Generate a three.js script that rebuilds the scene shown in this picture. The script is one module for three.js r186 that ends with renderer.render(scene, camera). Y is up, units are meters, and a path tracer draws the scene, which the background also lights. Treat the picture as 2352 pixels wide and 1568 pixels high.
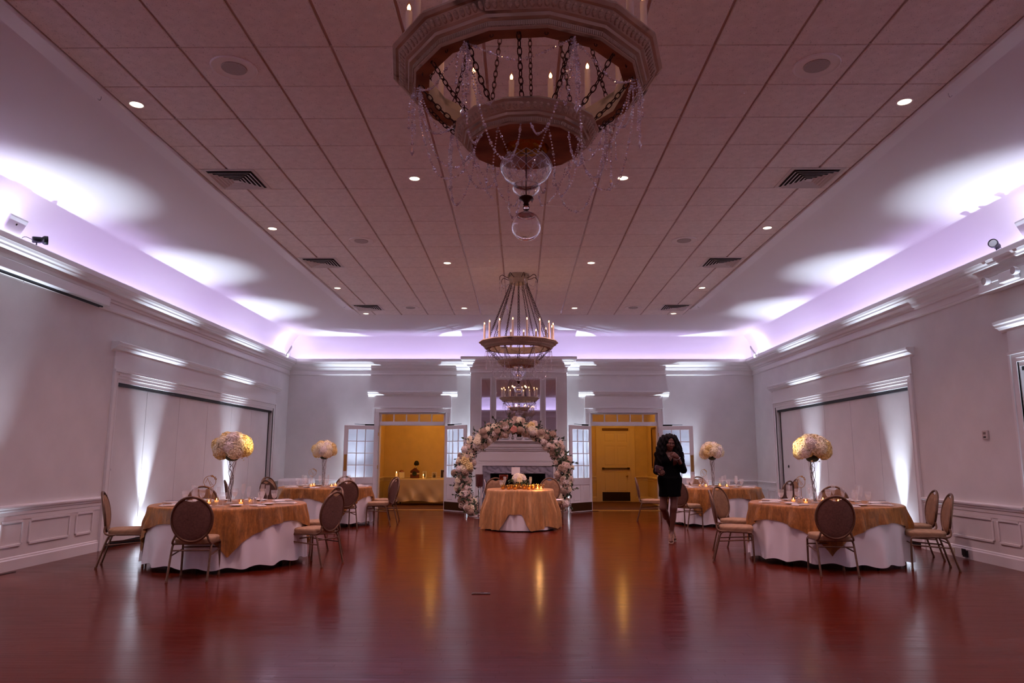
import * as THREE from 'three';
import { RoundedBoxGeometry } from 'three/addons/geometries/RoundedBoxGeometry.js';
import { mergeGeometries, mergeVertices, toCreasedNormals } from 'three/addons/utils/BufferGeometryUtils.js';
import { RectAreaLightUniformsLib } from 'three/addons/lights/RectAreaLightUniformsLib.js';

// ------------------------------------------------------------------ camera, light, exposure
const scene = new THREE.Scene();
scene.background = new THREE.Color(0x000000);
const camera = new THREE.PerspectiveCamera(2 * Math.atan(784 / 1640) * 180 / Math.PI, 2352 / 1568, 0.05, 80);
camera.position.set(0, 1.38, 0);
camera.rotation.order = 'YXZ';
camera.rotation.set(9.16 * Math.PI / 180, 0.67 * Math.PI / 180, 0.12 * Math.PI / 180);
const renderer = new THREE.WebGLRenderer({ antialias: true });
renderer.toneMapping = THREE.LinearToneMapping;
renderer.toneMappingExposure = 2.5;
renderer.shadowMap.enabled = true;
RectAreaLightUniformsLib.init();

// room: x from -W to W, back wall at ZB, wall behind the camera at ZF, flat ceiling at H
const W = 6.2, ZB = -19, ZF = 3, H = 4.6;
const COVE_COLOR = [0.62, 0.49, 0.98], COVE = 7.3;
const UPLIGHT_COLOR = [0.68, 0.79, 1.0], UPLIGHT = 32;
const DOWN_COLOR = [1.0, 0.58, 0.63], DOWN = 6.6;
const BULB_COLOR = [1.0, 0.50, 0.24], BULB = .012;      // four lights stand for the sixteen bulbs of a chandelier
const FOYER_COLOR = [1.0, 0.44, 0.06], FOYER = .50;
function coveLight(x, z, w, h) {
  const l = new THREE.RectAreaLight(new THREE.Color().setRGB(...COVE_COLOR), COVE, w, h);
  l.name = 'cove_glow'; l.position.set(x, 3.888, z); l.rotation.x = Math.PI / 2; scene.add(l);
}
coveLight(-W + .19, -8, .05, 21.4); coveLight(W - .19, -8, .05, 21.4);
coveLight(0, ZB + .19, 12, .05); coveLight(0, ZF - .19, 12, .05);

// ------------------------------------------------------------------ helpers
const PI = Math.PI, sin = Math.sin, cos = Math.cos, D2R = PI / 180;
function rngOf(s) { return () => { s = (s + 0x6d2b79f5) | 0; let t = Math.imul(s ^ (s >>> 15), 1 | s); t = (t + Math.imul(t ^ (t >>> 7), 61 | t)) ^ t; return ((t ^ (t >>> 14)) >>> 0) / 4294967296; }; }
const V = (x, y, z) => new THREE.Vector3(x, y, z);
const lerp = (a, b, t) => a + (b - a) * t, clamp = (x, a, b) => Math.min(b, Math.max(a, x)), sstep = (a, b, x) => { const t = clamp((x - a) / (b - a), 0, 1); return t * t * (3 - 2 * t); };
function hash(x, y, s) { let h = Math.imul(x, 374761393) + Math.imul(y, 668265263) + Math.imul(s, 1274126177); h = Math.imul(h ^ (h >>> 13), 1274126177); return ((h ^ (h >>> 16)) >>> 0) / 4294967296; }
function noise(u, v, fx, fy, s) {           // tileable value noise, u and v in 0..1
  const x = u * fx, y = v * fy, i = Math.floor(x), j = Math.floor(y), a = x - i, b = y - j, p = a * a * (3 - 2 * a), q = b * b * (3 - 2 * b), m = (k, n) => ((k % n) + n) % n;
  const h = (di, dj) => hash(m(i + di, fx), m(j + dj, fy), s);
  return lerp(lerp(h(0, 0), h(1, 0), p), lerp(h(0, 1), h(1, 1), p), q);
}
function fbm(u, v, fx, fy, s, n = 4) { let t = 0, a = .5, w = 0; for (let k = 0; k < n; k++) { t += a * noise(u, v, fx << k, fy << k, s + k); w += a; a *= .5; } return t / w; }
function texture(w, h, f, srgb = true, rx = 1, ry = 1) {
  const d = new Uint8Array(w * h * 4);
  for (let y = 0, o = 0; y < h; y++) for (let x = 0; x < w; x++, o += 4) { const c = f((x + .5) / w, (y + .5) / h); d[o] = clamp(c[0], 0, 255); d[o + 1] = clamp(c[1], 0, 255); d[o + 2] = clamp(c[2], 0, 255); d[o + 3] = 255; }
  const t = new THREE.DataTexture(d, w, h, THREE.RGBAFormat);
  t.wrapS = t.wrapT = THREE.RepeatWrapping; t.magFilter = THREE.LinearFilter; t.minFilter = THREE.LinearMipmapLinearFilter; t.generateMipmaps = true;
  if (srgb) t.colorSpace = THREE.SRGBColorSpace;
  t.repeat.set(rx, ry); t.needsUpdate = true; return t;
}
const grey = (g) => [g, g, g];
const std = (o) => new THREE.MeshStandardMaterial(o), phy = (o) => new THREE.MeshPhysicalMaterial(o);
const lin = (r, g, b) => new THREE.Color().setRGB(r, g, b);

function flat(g) {                          // position, normal, uv, no index: what mergeGeometries needs
  if (g.index) g = g.toNonIndexed();
  if (!g.attributes.normal) g.computeVertexNormals();
  if (!g.attributes.uv) g.setAttribute('uv', new THREE.BufferAttribute(new Float32Array(g.attributes.position.count * 2), 2));
  for (const k of Object.keys(g.attributes)) if (!['position', 'normal', 'uv'].includes(k)) g.deleteAttribute(k);
  return g;
}
const merge = (list) => list.length === 1 ? flat(list[0]) : mergeGeometries(list.map(flat), false);
const T4 = (x = 0, y = 0, z = 0, rx = 0, ry = 0, rz = 0, sx = 1, sy = sx, sz = sx) => new THREE.Matrix4().compose(V(x, y, z), new THREE.Quaternion().setFromEuler(new THREE.Euler(rx, ry, rz, 'YXZ')), V(sx, sy, sz));
const put = (g, ...a) => g.applyMatrix4(T4(...a));
function uvBox(g, s = 1) {                  // uv in metres by the way each face points
  g = flat(g); const p = g.attributes.position, uv = g.attributes.uv, a = V(), b = V(), c = V(), n = V();
  for (let i = 0; i < p.count; i += 3) {
    a.fromBufferAttribute(p, i); b.fromBufferAttribute(p, i + 1); c.fromBufferAttribute(p, i + 2);
    n.crossVectors(b.clone().sub(a), c.clone().sub(a)); const x = Math.abs(n.x), y = Math.abs(n.y), z = Math.abs(n.z);
    [a, b, c].forEach((q, k) => x > y && x > z ? uv.setXY(i + k, q.z * s, q.y * s) : y > z ? uv.setXY(i + k, q.x * s, q.z * s) : uv.setXY(i + k, q.x * s, q.y * s));
  }
  return g;
}
const box = (w, h, d, x = 0, y = 0, z = 0, r = 0, seg = 1) => put(r ? new RoundedBoxGeometry(w, h, d, seg, r) : new THREE.BoxGeometry(w, h, d), x, y, z);
const boxAB = (x0, y0, z0, x1, y1, z1, r = 0) => box(Math.abs(x1 - x0), Math.abs(y1 - y0), Math.abs(z1 - z0), (x0 + x1) / 2, (y0 + y1) / 2, (z0 + z1) / 2, r);
const flip = (g) => { g = flat(g); for (const k of ['position', 'normal', 'uv']) { const a = g.attributes[k], n = a.itemSize; for (let i = 0; i < a.count; i += 3) for (let c = 0; c < n; c++) { const p = a.array[(i + 1) * n + c]; a.array[(i + 1) * n + c] = a.array[(i + 2) * n + c]; a.array[(i + 2) * n + c] = p; } } g.attributes.normal.array.forEach((v, i, w) => { w[i] = -v; }); return g; };
const cyl = (r0, r1, h, x = 0, y = 0, z = 0, n = 16, open = false) => put(new THREE.CylinderGeometry(r1, r0, h, n, 1, open), x, y + h / 2, z);
const lathe = (pts, n = 24) => new THREE.LatheGeometry(pts.map((p) => new THREE.Vector2(p[0], p[1])), n);
function bar(a, b, r, n = 8, r1 = r) {      // a round bar from a to b
  const d = b.clone().sub(a), g = new THREE.CylinderGeometry(r1, r, d.length(), n);
  return g.applyQuaternion(new THREE.Quaternion().setFromUnitVectors(V(0, 1, 0), d.clone().normalize())).translate((a.x + b.x) / 2, (a.y + b.y) / 2, (a.z + b.z) / 2);
}
const curve = (pts, closed = false) => new THREE.CatmullRomCurve3(pts.map((p) => p.isVector3 ? p : V(...p)), closed, 'catmullrom', .5);
const tube = (pts, r, seg = 24, n = 8, closed = false) => new THREE.TubeGeometry(curve(pts, closed), seg, r, n, closed);
function grid(nu, nv, f, wrapU = false) {   // surface from f(i/nu, j/nv) -> [x, y, z, u, v]
  const pos = [], uv = [], idx = [];
  for (let j = 0; j <= nv; j++) for (let i = 0; i <= nu; i++) { const p = f(i / nu, j / nv); pos.push(p[0], p[1], p[2]); uv.push(p[3] ?? i / nu, p[4] ?? j / nv); }
  for (let j = 0; j < nv; j++) for (let i = 0; i < nu; i++) { const a = j * (nu + 1) + i, b = a + 1, c = a + nu + 1, d = c + 1; const same = (p, q) => pos[p * 3] === pos[q * 3] && pos[p * 3 + 1] === pos[q * 3 + 1] && pos[p * 3 + 2] === pos[q * 3 + 2]; if (!same(a, b)) idx.push(a, b, d); if (!same(c, d)) idx.push(a, d, c); }
  const g = new THREE.BufferGeometry(); g.setAttribute('position', new THREE.Float32BufferAttribute(pos, 3)); g.setAttribute('uv', new THREE.Float32BufferAttribute(uv, 2)); g.setIndex(idx); g.computeVertexNormals();
  if (wrapU && nu > 3) { const n = g.attributes.normal, p = g.attributes.position, q = Math.floor(nu / 3); if (Math.hypot(p.getX(0) - p.getX(q), p.getY(0) - p.getY(q), p.getZ(0) - p.getZ(q)) < 1e-6) { const v = V(0, 0, 0); for (let i = 0; i < nu; i++) { const m = V().fromBufferAttribute(n, i); if (m.lengthSq() > 0) v.add(m); } v.normalize(); for (let i = 0; i <= nu; i++) n.setXYZ(i, v.x, v.y, v.z); } }
  if (wrapU) { const n = g.attributes.normal; for (let j = 0; j <= nv; j++) { const a = j * (nu + 1), b = a + nu; const v = V().fromBufferAttribute(n, a).add(V().fromBufferAttribute(n, b)).normalize(); n.setXYZ(a, v.x, v.y, v.z); n.setXYZ(b, v.x, v.y, v.z); } }
  return g;
}
function poly(tris, crease) {               // flat triangles [[p, p, p] ...] or quads
  const pos = []; for (const t of tris) { for (const k of t.length === 4 ? [0, 1, 2, 0, 2, 3] : [0, 1, 2]) pos.push(...t[k]); }
  const g = new THREE.BufferGeometry(); g.setAttribute('position', new THREE.Float32BufferAttribute(pos, 3)); g.computeVertexNormals();
  return crease ? toCreasedNormals(g, crease) : g;
}
// profile [[d, y] ...] carried along p0 -> p1 (floor points [x, z]); d grows towards the side n
function run(profile, p0, p1, n, caps = true) {
  if (-(p1[1] - p0[1]) * n[0] + (p1[0] - p0[0]) * n[1] < 0) [p0, p1] = [p1, p0];
  const at = (p, q) => [p[0] + n[0] * q[0], q[1], p[1] + n[1] * q[0]], t = [];
  for (let i = 0; i + 1 < profile.length; i++) t.push([at(p0, profile[i]), at(p1, profile[i]), at(p1, profile[i + 1]), at(p0, profile[i + 1])]);
  if (caps) { const fs = THREE.ShapeUtils.triangulateShape(profile.map((q) => new THREE.Vector2(q[0], q[1])), []); for (const p of [p0, p1]) for (const f of fs) t.push((p === p0 ? f : [f[0], f[2], f[1]]).map((i) => at(p, profile[i]))); }
  return uvBox(poly(t));
}
// profile [[d, y] ...] carried round the closed floor outline, mitred, d inwards (outline runs with the room on its right hand)
function ring(profile, outline, crease) {
  const n = outline.length, t = [], inn = outline.map((p, i) => { const q = outline[(i + 1) % n], L = Math.hypot(q[0] - p[0], q[1] - p[1]); return [-(q[1] - p[1]) / L, (q[0] - p[0]) / L]; });
  const at = (i, q) => { const a = inn[(i + n - 1) % n], b = inn[i % n], p = outline[i % n]; return [p[0] + q[0] * (a[0] + b[0]), q[1], p[1] + q[0] * (a[1] + b[1])]; };
  for (let i = 0; i < n; i++) for (let k = 0; k + 1 < profile.length; k++) t.push([at(i, profile[k]), at(i + 1, profile[k]), at(i + 1, profile[k + 1]), at(i, profile[k + 1])]);
  return uvBox(poly(t, crease));
}
const used = {};
function numbered(name) { const k = used[name] = (used[name] ?? -1) + 1; return k ? name + '_' + String(k).padStart(3, '0') : name; }
function mesh(name, geometry, material, parent) {
  const o = new THREE.Mesh(Array.isArray(geometry) ? merge(geometry) : geometry, material);
  o.name = parent ? name : numbered(name); o.castShadow = o.receiveShadow = true; (parent ?? scene).add(o); return o;
}
function tag(o, label, category, group) { o.userData.label = label; if (category) o.userData.category = category; if (group) o.userData.group = group; return o; }
function thing(name, label, category, [x, y, z] = [0, 0, 0], turn = 0, group) {
  const o = new THREE.Group(); o.name = numbered(name); scene.add(o); o.position.set(x, y, z); o.rotation.y = turn; return tag(o, label, category, group);
}
function copy(o, label, [x, y, z], turn = 0, group) {
  const c = o.clone(); c.name = numbered(o.name.replace(/_\d{3}$/, '')); c.userData = { ...o.userData, label }; if (group) c.userData.group = group; scene.add(c); c.position.set(x, y, z); c.rotation.y = turn; return c;
}
const struct = (name, label) => { const o = new THREE.Group(); o.name = numbered(name); o.userData = { kind: 'structure', label }; scene.add(o); return o; };
const stuff = (o) => { o.userData.kind = 'stuff'; return o; };
// the first call of a maker builds the thing, later calls copy it
function series(make) { let first; return (label, pos, turn = 0, group) => { if (!first) { first = make(label); first.position.set(...pos); first.rotation.y = turn; if (group) first.userData.group = group; return first; } return copy(first, label, pos, turn, group); }; }

// ------------------------------------------------------------------ materials
const speck = texture(256, 256, (u, v) => grey(128 + 60 * (fbm(u, v, 32, 32, 3, 3) - .5) + 30 * (hash(u * 256 | 0, v * 256 | 0, 9) - .5)), false);
const wallMap = texture(512, 512, (u, v) => { const n = 1 + .05 * (fbm(u, v, 4, 4, 5, 5) - .5); return [226 * n, 222 * n, 218 * n]; });
const M = {
  wall: std({ map: wallMap, roughness: .8, bumpMap: speck, bumpScale: .0012 }),
  trim: std({ color: 0xeae7e4, roughness: .38, bumpMap: speck, bumpScale: .0002 }),
  cove: std({ color: 0xe9e6e4, roughness: .9 }),
  door: std({ color: 0xe6e2df, roughness: .42, bumpMap: speck, bumpScale: .0002 }),
  panel: std({ map: wallMap, roughness: .55, bumpMap: speck, bumpScale: .0008 }),
  black: std({ color: 0x0b0b0d, roughness: .5 }),
  blackMetal: std({ color: 0x121214, roughness: .38, metalness: .6 }),
  firebox: std({ color: 0x0a0808, roughness: .9 }),
  steel: std({ color: 0xc8c8cc, roughness: .25, metalness: 1 }),
  brass: std({ color: 0xd9b25c, roughness: .28, metalness: 1 }),
  glass: phy({ color: 0xffffff, transmission: .8, roughness: .03, ior: 1.5, thickness: 0 }),
  pane: phy({ color: 0xf4f8ff, transmission: 1, roughness: .04, ior: 1.5, thickness: 0 }),
  crystal: phy({ color: 0xffffff, transmission: 1, roughness: 0, ior: 1.5, thickness: .05 }),
  mirror: std({ color: 0xe8ebee, roughness: .02, metalness: 1 }),
  plastic: std({ color: 0xe9e8e6, roughness: .4 }),
  white: std({ color: 0xf2efec, roughness: .6 }),
};
const tileMap = texture(512, 512, (u, v) => { const pit = noise(u, v, 90, 90, 11) > .86 ? .86 : 1, n = (1 + .08 * (fbm(u, v, 12, 12, 21, 4) - .5)) * pit; return [242 * n, 236 * n, 231 * n]; });
const tileBump = texture(512, 512, (u, v) => grey(noise(u, v, 90, 90, 11) > .86 ? 60 : 170 + 40 * (fbm(u, v, 60, 60, 2, 2) - .5)), false);
M.tile = std({ map: tileMap, bumpMap: tileBump, bumpScale: .002, roughness: .92 });
M.tee = std({ color: 0xc8b6b0, roughness: .3 });

// ------------------------------------------------------------------ the room: floor
const woodMap = texture(1024, 512, (u, v) => {
  const g = fbm(u, v, 4, 64, 31, 4), f = noise(u, v, 10, 220, 40), big = fbm(u, v, 3, 6, 77, 3), n = .72 + .34 * g + .16 * (f - .5) + .22 * (big - .5), k = noise(u, v, 60, 90, 8) > .93 ? .82 : 1;
  return [98 * n * k, 31 * n * k, 13 * n * k];
});
const wearMap = texture(1024, 512, (u, v) => { const g = fbm(u, v, 5, 40, 91, 4), b = fbm(u, v, 6, 4, 13, 4), s = noise(u, v, 40, 260, 5); return grey(20 + 22 * g + 28 * b + 9 * s); }, false);
M.plank = phy({ specularIntensity: .2, map: woodMap, roughnessMap: wearMap, roughness: .95, bumpMap: wearMap, bumpScale: .001, vertexColors: true });
{
  const floor = struct('floor', 'glossy red-brown strip wood floor of the hall');
  mesh('subfloor', uvBox(boxAB(-W - .3, -.25, ZF + .3, W + .3, -.02, ZB - .1)), M.firebox, floor);
  const rnd = rngOf(7), PW = .0572, lens = [.62, .85, 1.1, 1.4], variants = [];
  const plankGeo = (L, tone, ou, ov) => {         // top face, four bevels
    const w = PW - .0002, c = .0005, y0 = -.0007, a = [[-L / 2, -w / 2], [L / 2, -w / 2], [L / 2, w / 2], [-L / 2, w / 2]], b = [[-L / 2 + c, -w / 2 + c], [L / 2 - c, -w / 2 + c], [L / 2 - c, w / 2 - c], [-L / 2 + c, w / 2 - c]];
    const t = [[3, 2, 1, 0].map((k) => [b[k][0], 0, b[k][1]])];
    for (let k = 0; k < 4; k++) { const m = (k + 1) % 4; t.push([[a[m][0], y0 - .012, a[m][1]], [a[k][0], y0 - .012, a[k][1]], [b[k][0], 0, b[k][1]], [b[m][0], 0, b[m][1]]]); }
    const g = flat(poly(t)), p = g.attributes.position, uv = g.attributes.uv, col = new Float32Array(p.count * 3);
    for (let i = 0; i < p.count; i++) { uv.setXY(i, ou + p.getX(i) / 2.4, ov + p.getZ(i) / .6); col[i * 3] = tone; col[i * 3 + 1] = tone * (.96 + .1 * (ov % .4)); col[i * 3 + 2] = tone; }
    g.setAttribute('color', new THREE.BufferAttribute(col, 3)); return g;
  };
  for (const L of lens) for (let k = 0; k < 10; k++) variants.push([L, plankGeo(L, .88 + .2 * rnd(), rnd(), rnd())]);
  const list = [], pv = new THREE.Matrix4(), v = V();
  camera.updateMatrixWorld(true); camera.updateProjectionMatrix(); pv.multiplyMatrices(camera.projectionMatrix, camera.matrixWorld.clone().invert());
  for (let z = ZF - PW / 2; z > ZB - .06; z -= PW) {
    let x = -W - rnd() * .6;
    while (x < W) {
      const li = (rnd() * 4) | 0, L = lens[li], va = variants[li * 10 + ((rnd() * 10) | 0)][1], m = T4(x + L / 2, (rnd() - .5) * .0002, z, (rnd() - .5) * .0052, rnd() < .5 ? 0 : PI, (rnd() - .5) * .0006);
      v.set(x + L / 2, 0, z).applyMatrix4(pv); const d = Math.hypot(x + L / 2, z);
      list.push({ va, m, size: z < -3.7 && Math.abs(v.x) < 1.02 && Math.abs(v.y) < 1.0 ? L / (d * d * d) : 0 });
      x += L;
    }
  }
  list.sort((a, b) => b.size - a.size);
  const rest = [];
  list.forEach((q, i) => {
    if (i < 300) { const o = mesh('plank', q.va, M.plank, floor); q.m.decompose(o.position, o.quaternion, o.scale); } else rest.push(q.va.clone().applyMatrix4(q.m));
  });
  stuff(mesh('plank_field', mergeGeometries(rest, false), M.plank, floor));
}
// ------------------------------------------------------------------ ceiling
const GRID = .6096, GX = -.2896, GZ = -4.62, TX0 = -3.70, TX1 = 3.73, TZ1 = -16.11;
const VENTS = [[-3.338, -7.97], [3.368, -7.97], [-3.338, -11.62], [3.368, -11.62], [-3.338, -15.28], [3.368, -15.28]];
{
  const ceiling = struct('ceiling', 'dropped ceiling of white tiles in a metal grid with plain border');
  mesh('slab', uvBox(boxAB(-W - .4, 4.68, ZF + .4, W + .4, 4.9, ZB - .4)), M.cove, ceiling);
  const cols = [TX0], rows = [TZ1];
  for (let i = -5; i <= 6; i++) cols.push(GX + GRID * i); cols.push(TX1);
  for (let j = 18; j >= -12; j--) rows.push(GZ - GRID * j); rows.push(ZF - .6);
  const geo = {}, chamfer = (w, d) => geo[w.toFixed(3) + d.toFixed(3)] ??= (() => {
    const c = .004, a = [[-w / 2, -d / 2], [w / 2, -d / 2], [w / 2, d / 2], [-w / 2, d / 2]], b = a.map((p) => [p[0] - Math.sign(p[0]) * c, p[1] - Math.sign(p[1]) * c]), t = [[0, 1, 2, 3].map((k) => [b[k][0], 0, b[k][1]])];
    for (let k = 0; k < 4; k++) { const m = (k + 1) % 4; t.push([[a[k][0], c, a[k][1]], [a[m][0], c, a[m][1]], [b[m][0], 0, b[m][1]], [b[k][0], 0, b[k][1]]], [[a[k][0], .02, a[k][1]], [a[m][0], .02, a[m][1]], [a[m][0], c, a[m][1]], [a[k][0], c, a[k][1]]]); }
    const g = uvBox(poly(t), 1 / .61); return g;
  })();
  const far = [], rnd = rngOf(5);
  for (let j = 0; j + 1 < rows.length; j++) for (let i = 0; i + 1 < cols.length; i++) {
    const w = cols[i + 1] - cols[i] - .026, d = Math.abs(rows[j + 1] - rows[j]) - .011, x = (cols[i] + cols[i + 1]) / 2, z = (rows[j] + rows[j + 1]) / 2, g = chamfer(w, d), y = H - .0015 * rnd();
    if (z > -4.2) { far.push(put(g.clone(), x, y, z)); continue; }
    const o = mesh('ceiling_tile', g, M.tile, ceiling); o.position.set(x, y, z); o.rotation.x = (rnd() - .5) * .003; o.rotation.z = (rnd() - .5) * .003;
  }
  stuff(mesh('tile_field', far, M.tile, ceiling));
  const mains = [], crosses = [];
  for (const x of cols) mains.push(boxAB(x - .012, H + .016, ZF - .6, x + .012, H + .03, TZ1));
  for (const z of rows) crosses.push(boxAB(TX0, H + .010, z - .008, TX1, H + .03, z + .008));
  mesh('main_tees', mains, M.tee, ceiling); mesh('cross_tees', crosses, M.tee, ceiling);
  // plain border round the tiles
  const soffit = [boxAB(-W, H, ZF, TX0 - .17, H + .05, ZB), boxAB(TX1 + .17, H, ZF, W, H + .05, ZB), boxAB(TX0 - .17, H, TZ1 - .006, TX1 + .17, H + .05, ZB), boxAB(TX0 - .17, H, ZF, TX1 + .17, H + .05, ZF - .6)];
  mesh('border', uvBox(merge(soffit)), M.cove, ceiling);
  for (const s of [-1, 1]) {
    const xi = s < 0 ? TX0 : TX1, t = struct(s < 0 ? 'trim_1' : 'trim_2', 'flat strip along the edge of the ceiling tiles');
    mesh('strip', boxAB(xi, H - .030, ZF - .3, xi + s * .155, H + .03, -15.4, .003), M.trim, t);
    mesh('strip_end', boxAB(xi, H - .001, -15.42, xi + s * .17, H + .04, TZ1), M.cove, t);
    mesh('groove', boxAB(xi + s * .155, H + .012, ZF - .3, xi + s * .172, H + .03, -15.4), M.tee, t);
    for (const z of [-5.95, -15.0]) mesh('hook', tube([[xi + s * .07, H - .028, z], [xi + s * .07, H - .05, z], [xi + s * .085, H - .066, z], [xi + s * .1, H - .05, z]], .004, 10, 6), M.steel, t);
  }
}
// ------------------------------------------------------------------ walls
const BX0 = -1.29, BX1 = 1.21, BZ = ZB + .5;
const DL = [-3.74, -1.98], DR = [1.86, 3.63];                // the two doorways in the back wall
const OPEN_L = [-10.86, -17.86], OPEN_R = [-11.42, -17.42], OPEN_R2 = [-3.6, -8.88], OPEN_H = 2.56;
const outline = [[W, ZF], [W, ZB], [BX1, ZB], [BX1, BZ], [BX0, BZ], [BX0, ZB], [-W, ZB], [-W, ZF]].reverse();
{
  const side = (name, s, gaps, label) => {
    const w = struct(name, label), x0 = s * W, x1 = s * (W + .3), list = [boxAB(s * (W + .12), 0, ZF, x1, H + .1, ZB)];
    let z = ZF;
    for (const [a, b] of gaps) { list.push(boxAB(x0, 0, z, s * (W + .12), H + .1, a), boxAB(x0, OPEN_H, a, s * (W + .12), H + .1, b)); z = b; }
    list.push(boxAB(x0, 0, z, s * (W + .12), H + .1, ZB));
    mesh('plaster', uvBox(merge(list)), M.wall, w); return w;
  };
  side('wall_left', -1, [OPEN_L], 'long plain plaster wall with the projection screen under its crown');
  side('wall_right', 1, [OPEN_R2, OPEN_R], 'long plain plaster wall with the thermostat');
  const back = struct('wall_back', 'end wall with fireplace and two glazed doorways'), z1 = ZB - .2, top = 2.52;
  mesh('plaster', uvBox(merge([boxAB(-W - .3, 0, ZB, DL[0], H + .1, z1), boxAB(DL[0], top, ZB, DL[1], H + .1, z1), boxAB(DL[1], 0, ZB, DR[0], H + .1, z1), boxAB(DR[0], top, ZB, DR[1], H + .1, z1), boxAB(DR[1], 0, ZB, W + .3, H + .1, z1)])), M.wall, back);
  const front = struct('wall_front', 'wall behind the camera'); mesh('plaster', uvBox(boxAB(-W - .3, 0, ZF, W + .3, H + .1, ZF + .25)), M.wall, front);
  // chimney breast with a firebox opening
  const br = struct('chimney_wall', 'white projecting chimney wall with mirrors and fireplace'), fx = [-.76, .64], fy = .96;
  mesh('plaster', uvBox(merge([boxAB(BX0, 0, ZB, fx[0], 3.858, BZ), boxAB(fx[1], 0, ZB, BX1, 3.858, BZ), boxAB(fx[0], fy, ZB, fx[1], 3.858, BZ)])), M.wall, br);
  mesh('firebox', merge([boxAB(fx[0], 0, ZB + .002, fx[1], fy, ZB + .02), boxAB(fx[0], 0, ZB + .02, fx[0] + .02, fy, BZ), boxAB(fx[1] - .02, 0, ZB + .02, fx[1], fy, BZ), boxAB(fx[0], fy - .02, ZB + .02, fx[1], fy, BZ)]), M.firebox, br);
  // crown, cove
  const crownP = [[0, 3.53], [.018, 3.53], [.03, 3.545], [.03, 3.56], [.018, 3.575], [.018, 3.655], [.04, 3.665], [.05, 3.69], [.085, 3.70], [.092, 3.715], [.10, 3.745], [.13, 3.775], [.165, 3.79], [.20, 3.80], [.205, 3.82], [.232, 3.835], [.245, 3.86], [.25, 3.865], [.25, 3.93], [.24, 3.94], [.225, 3.935], [.22, 3.86], [0, 3.86]];
  const t3 = struct('trim_3', 'deep white crown molding with a ledge for cove lighting'); mesh('crown', ring(crownP, outline), M.trim, t3);
  const R = .5, cp = []; for (let k = 0; k <= 12; k++) { const a = k / 12 * PI / 2; cp.push([.008 + R - R * cos(a), H - R - .001 + R * sin(a)]); }
  const t4 = struct('trim_4', 'curved plaster cove between wall and ceiling'); mesh('cove', ring([[.008, 3.85], ...cp.slice(1)], [[-W, ZF], [-W, ZB], [W, ZB], [W, ZF]], .6), M.cove, t4);
  const strip = thing('cove_light', 'hidden lavender light strip lying on the crown ledge', 'light');
  const e = [boxAB(-W + .165, 3.861, ZF - .3, -W + .215, 3.878, ZB + .3), boxAB(W - .215, 3.861, ZF - .3, W - .165, 3.878, ZB + .3), boxAB(-W + .25, 3.861, ZB + .165, W - .25, 3.878, ZB + .215), boxAB(-W + .25, 3.861, ZF - .215, W - .25, 3.878, ZF - .165)];
  mesh('light_strip', e, std({ color: 0x222222, emissive: lin(...COVE_COLOR), emissiveIntensity: .4 }), strip);
}
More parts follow.
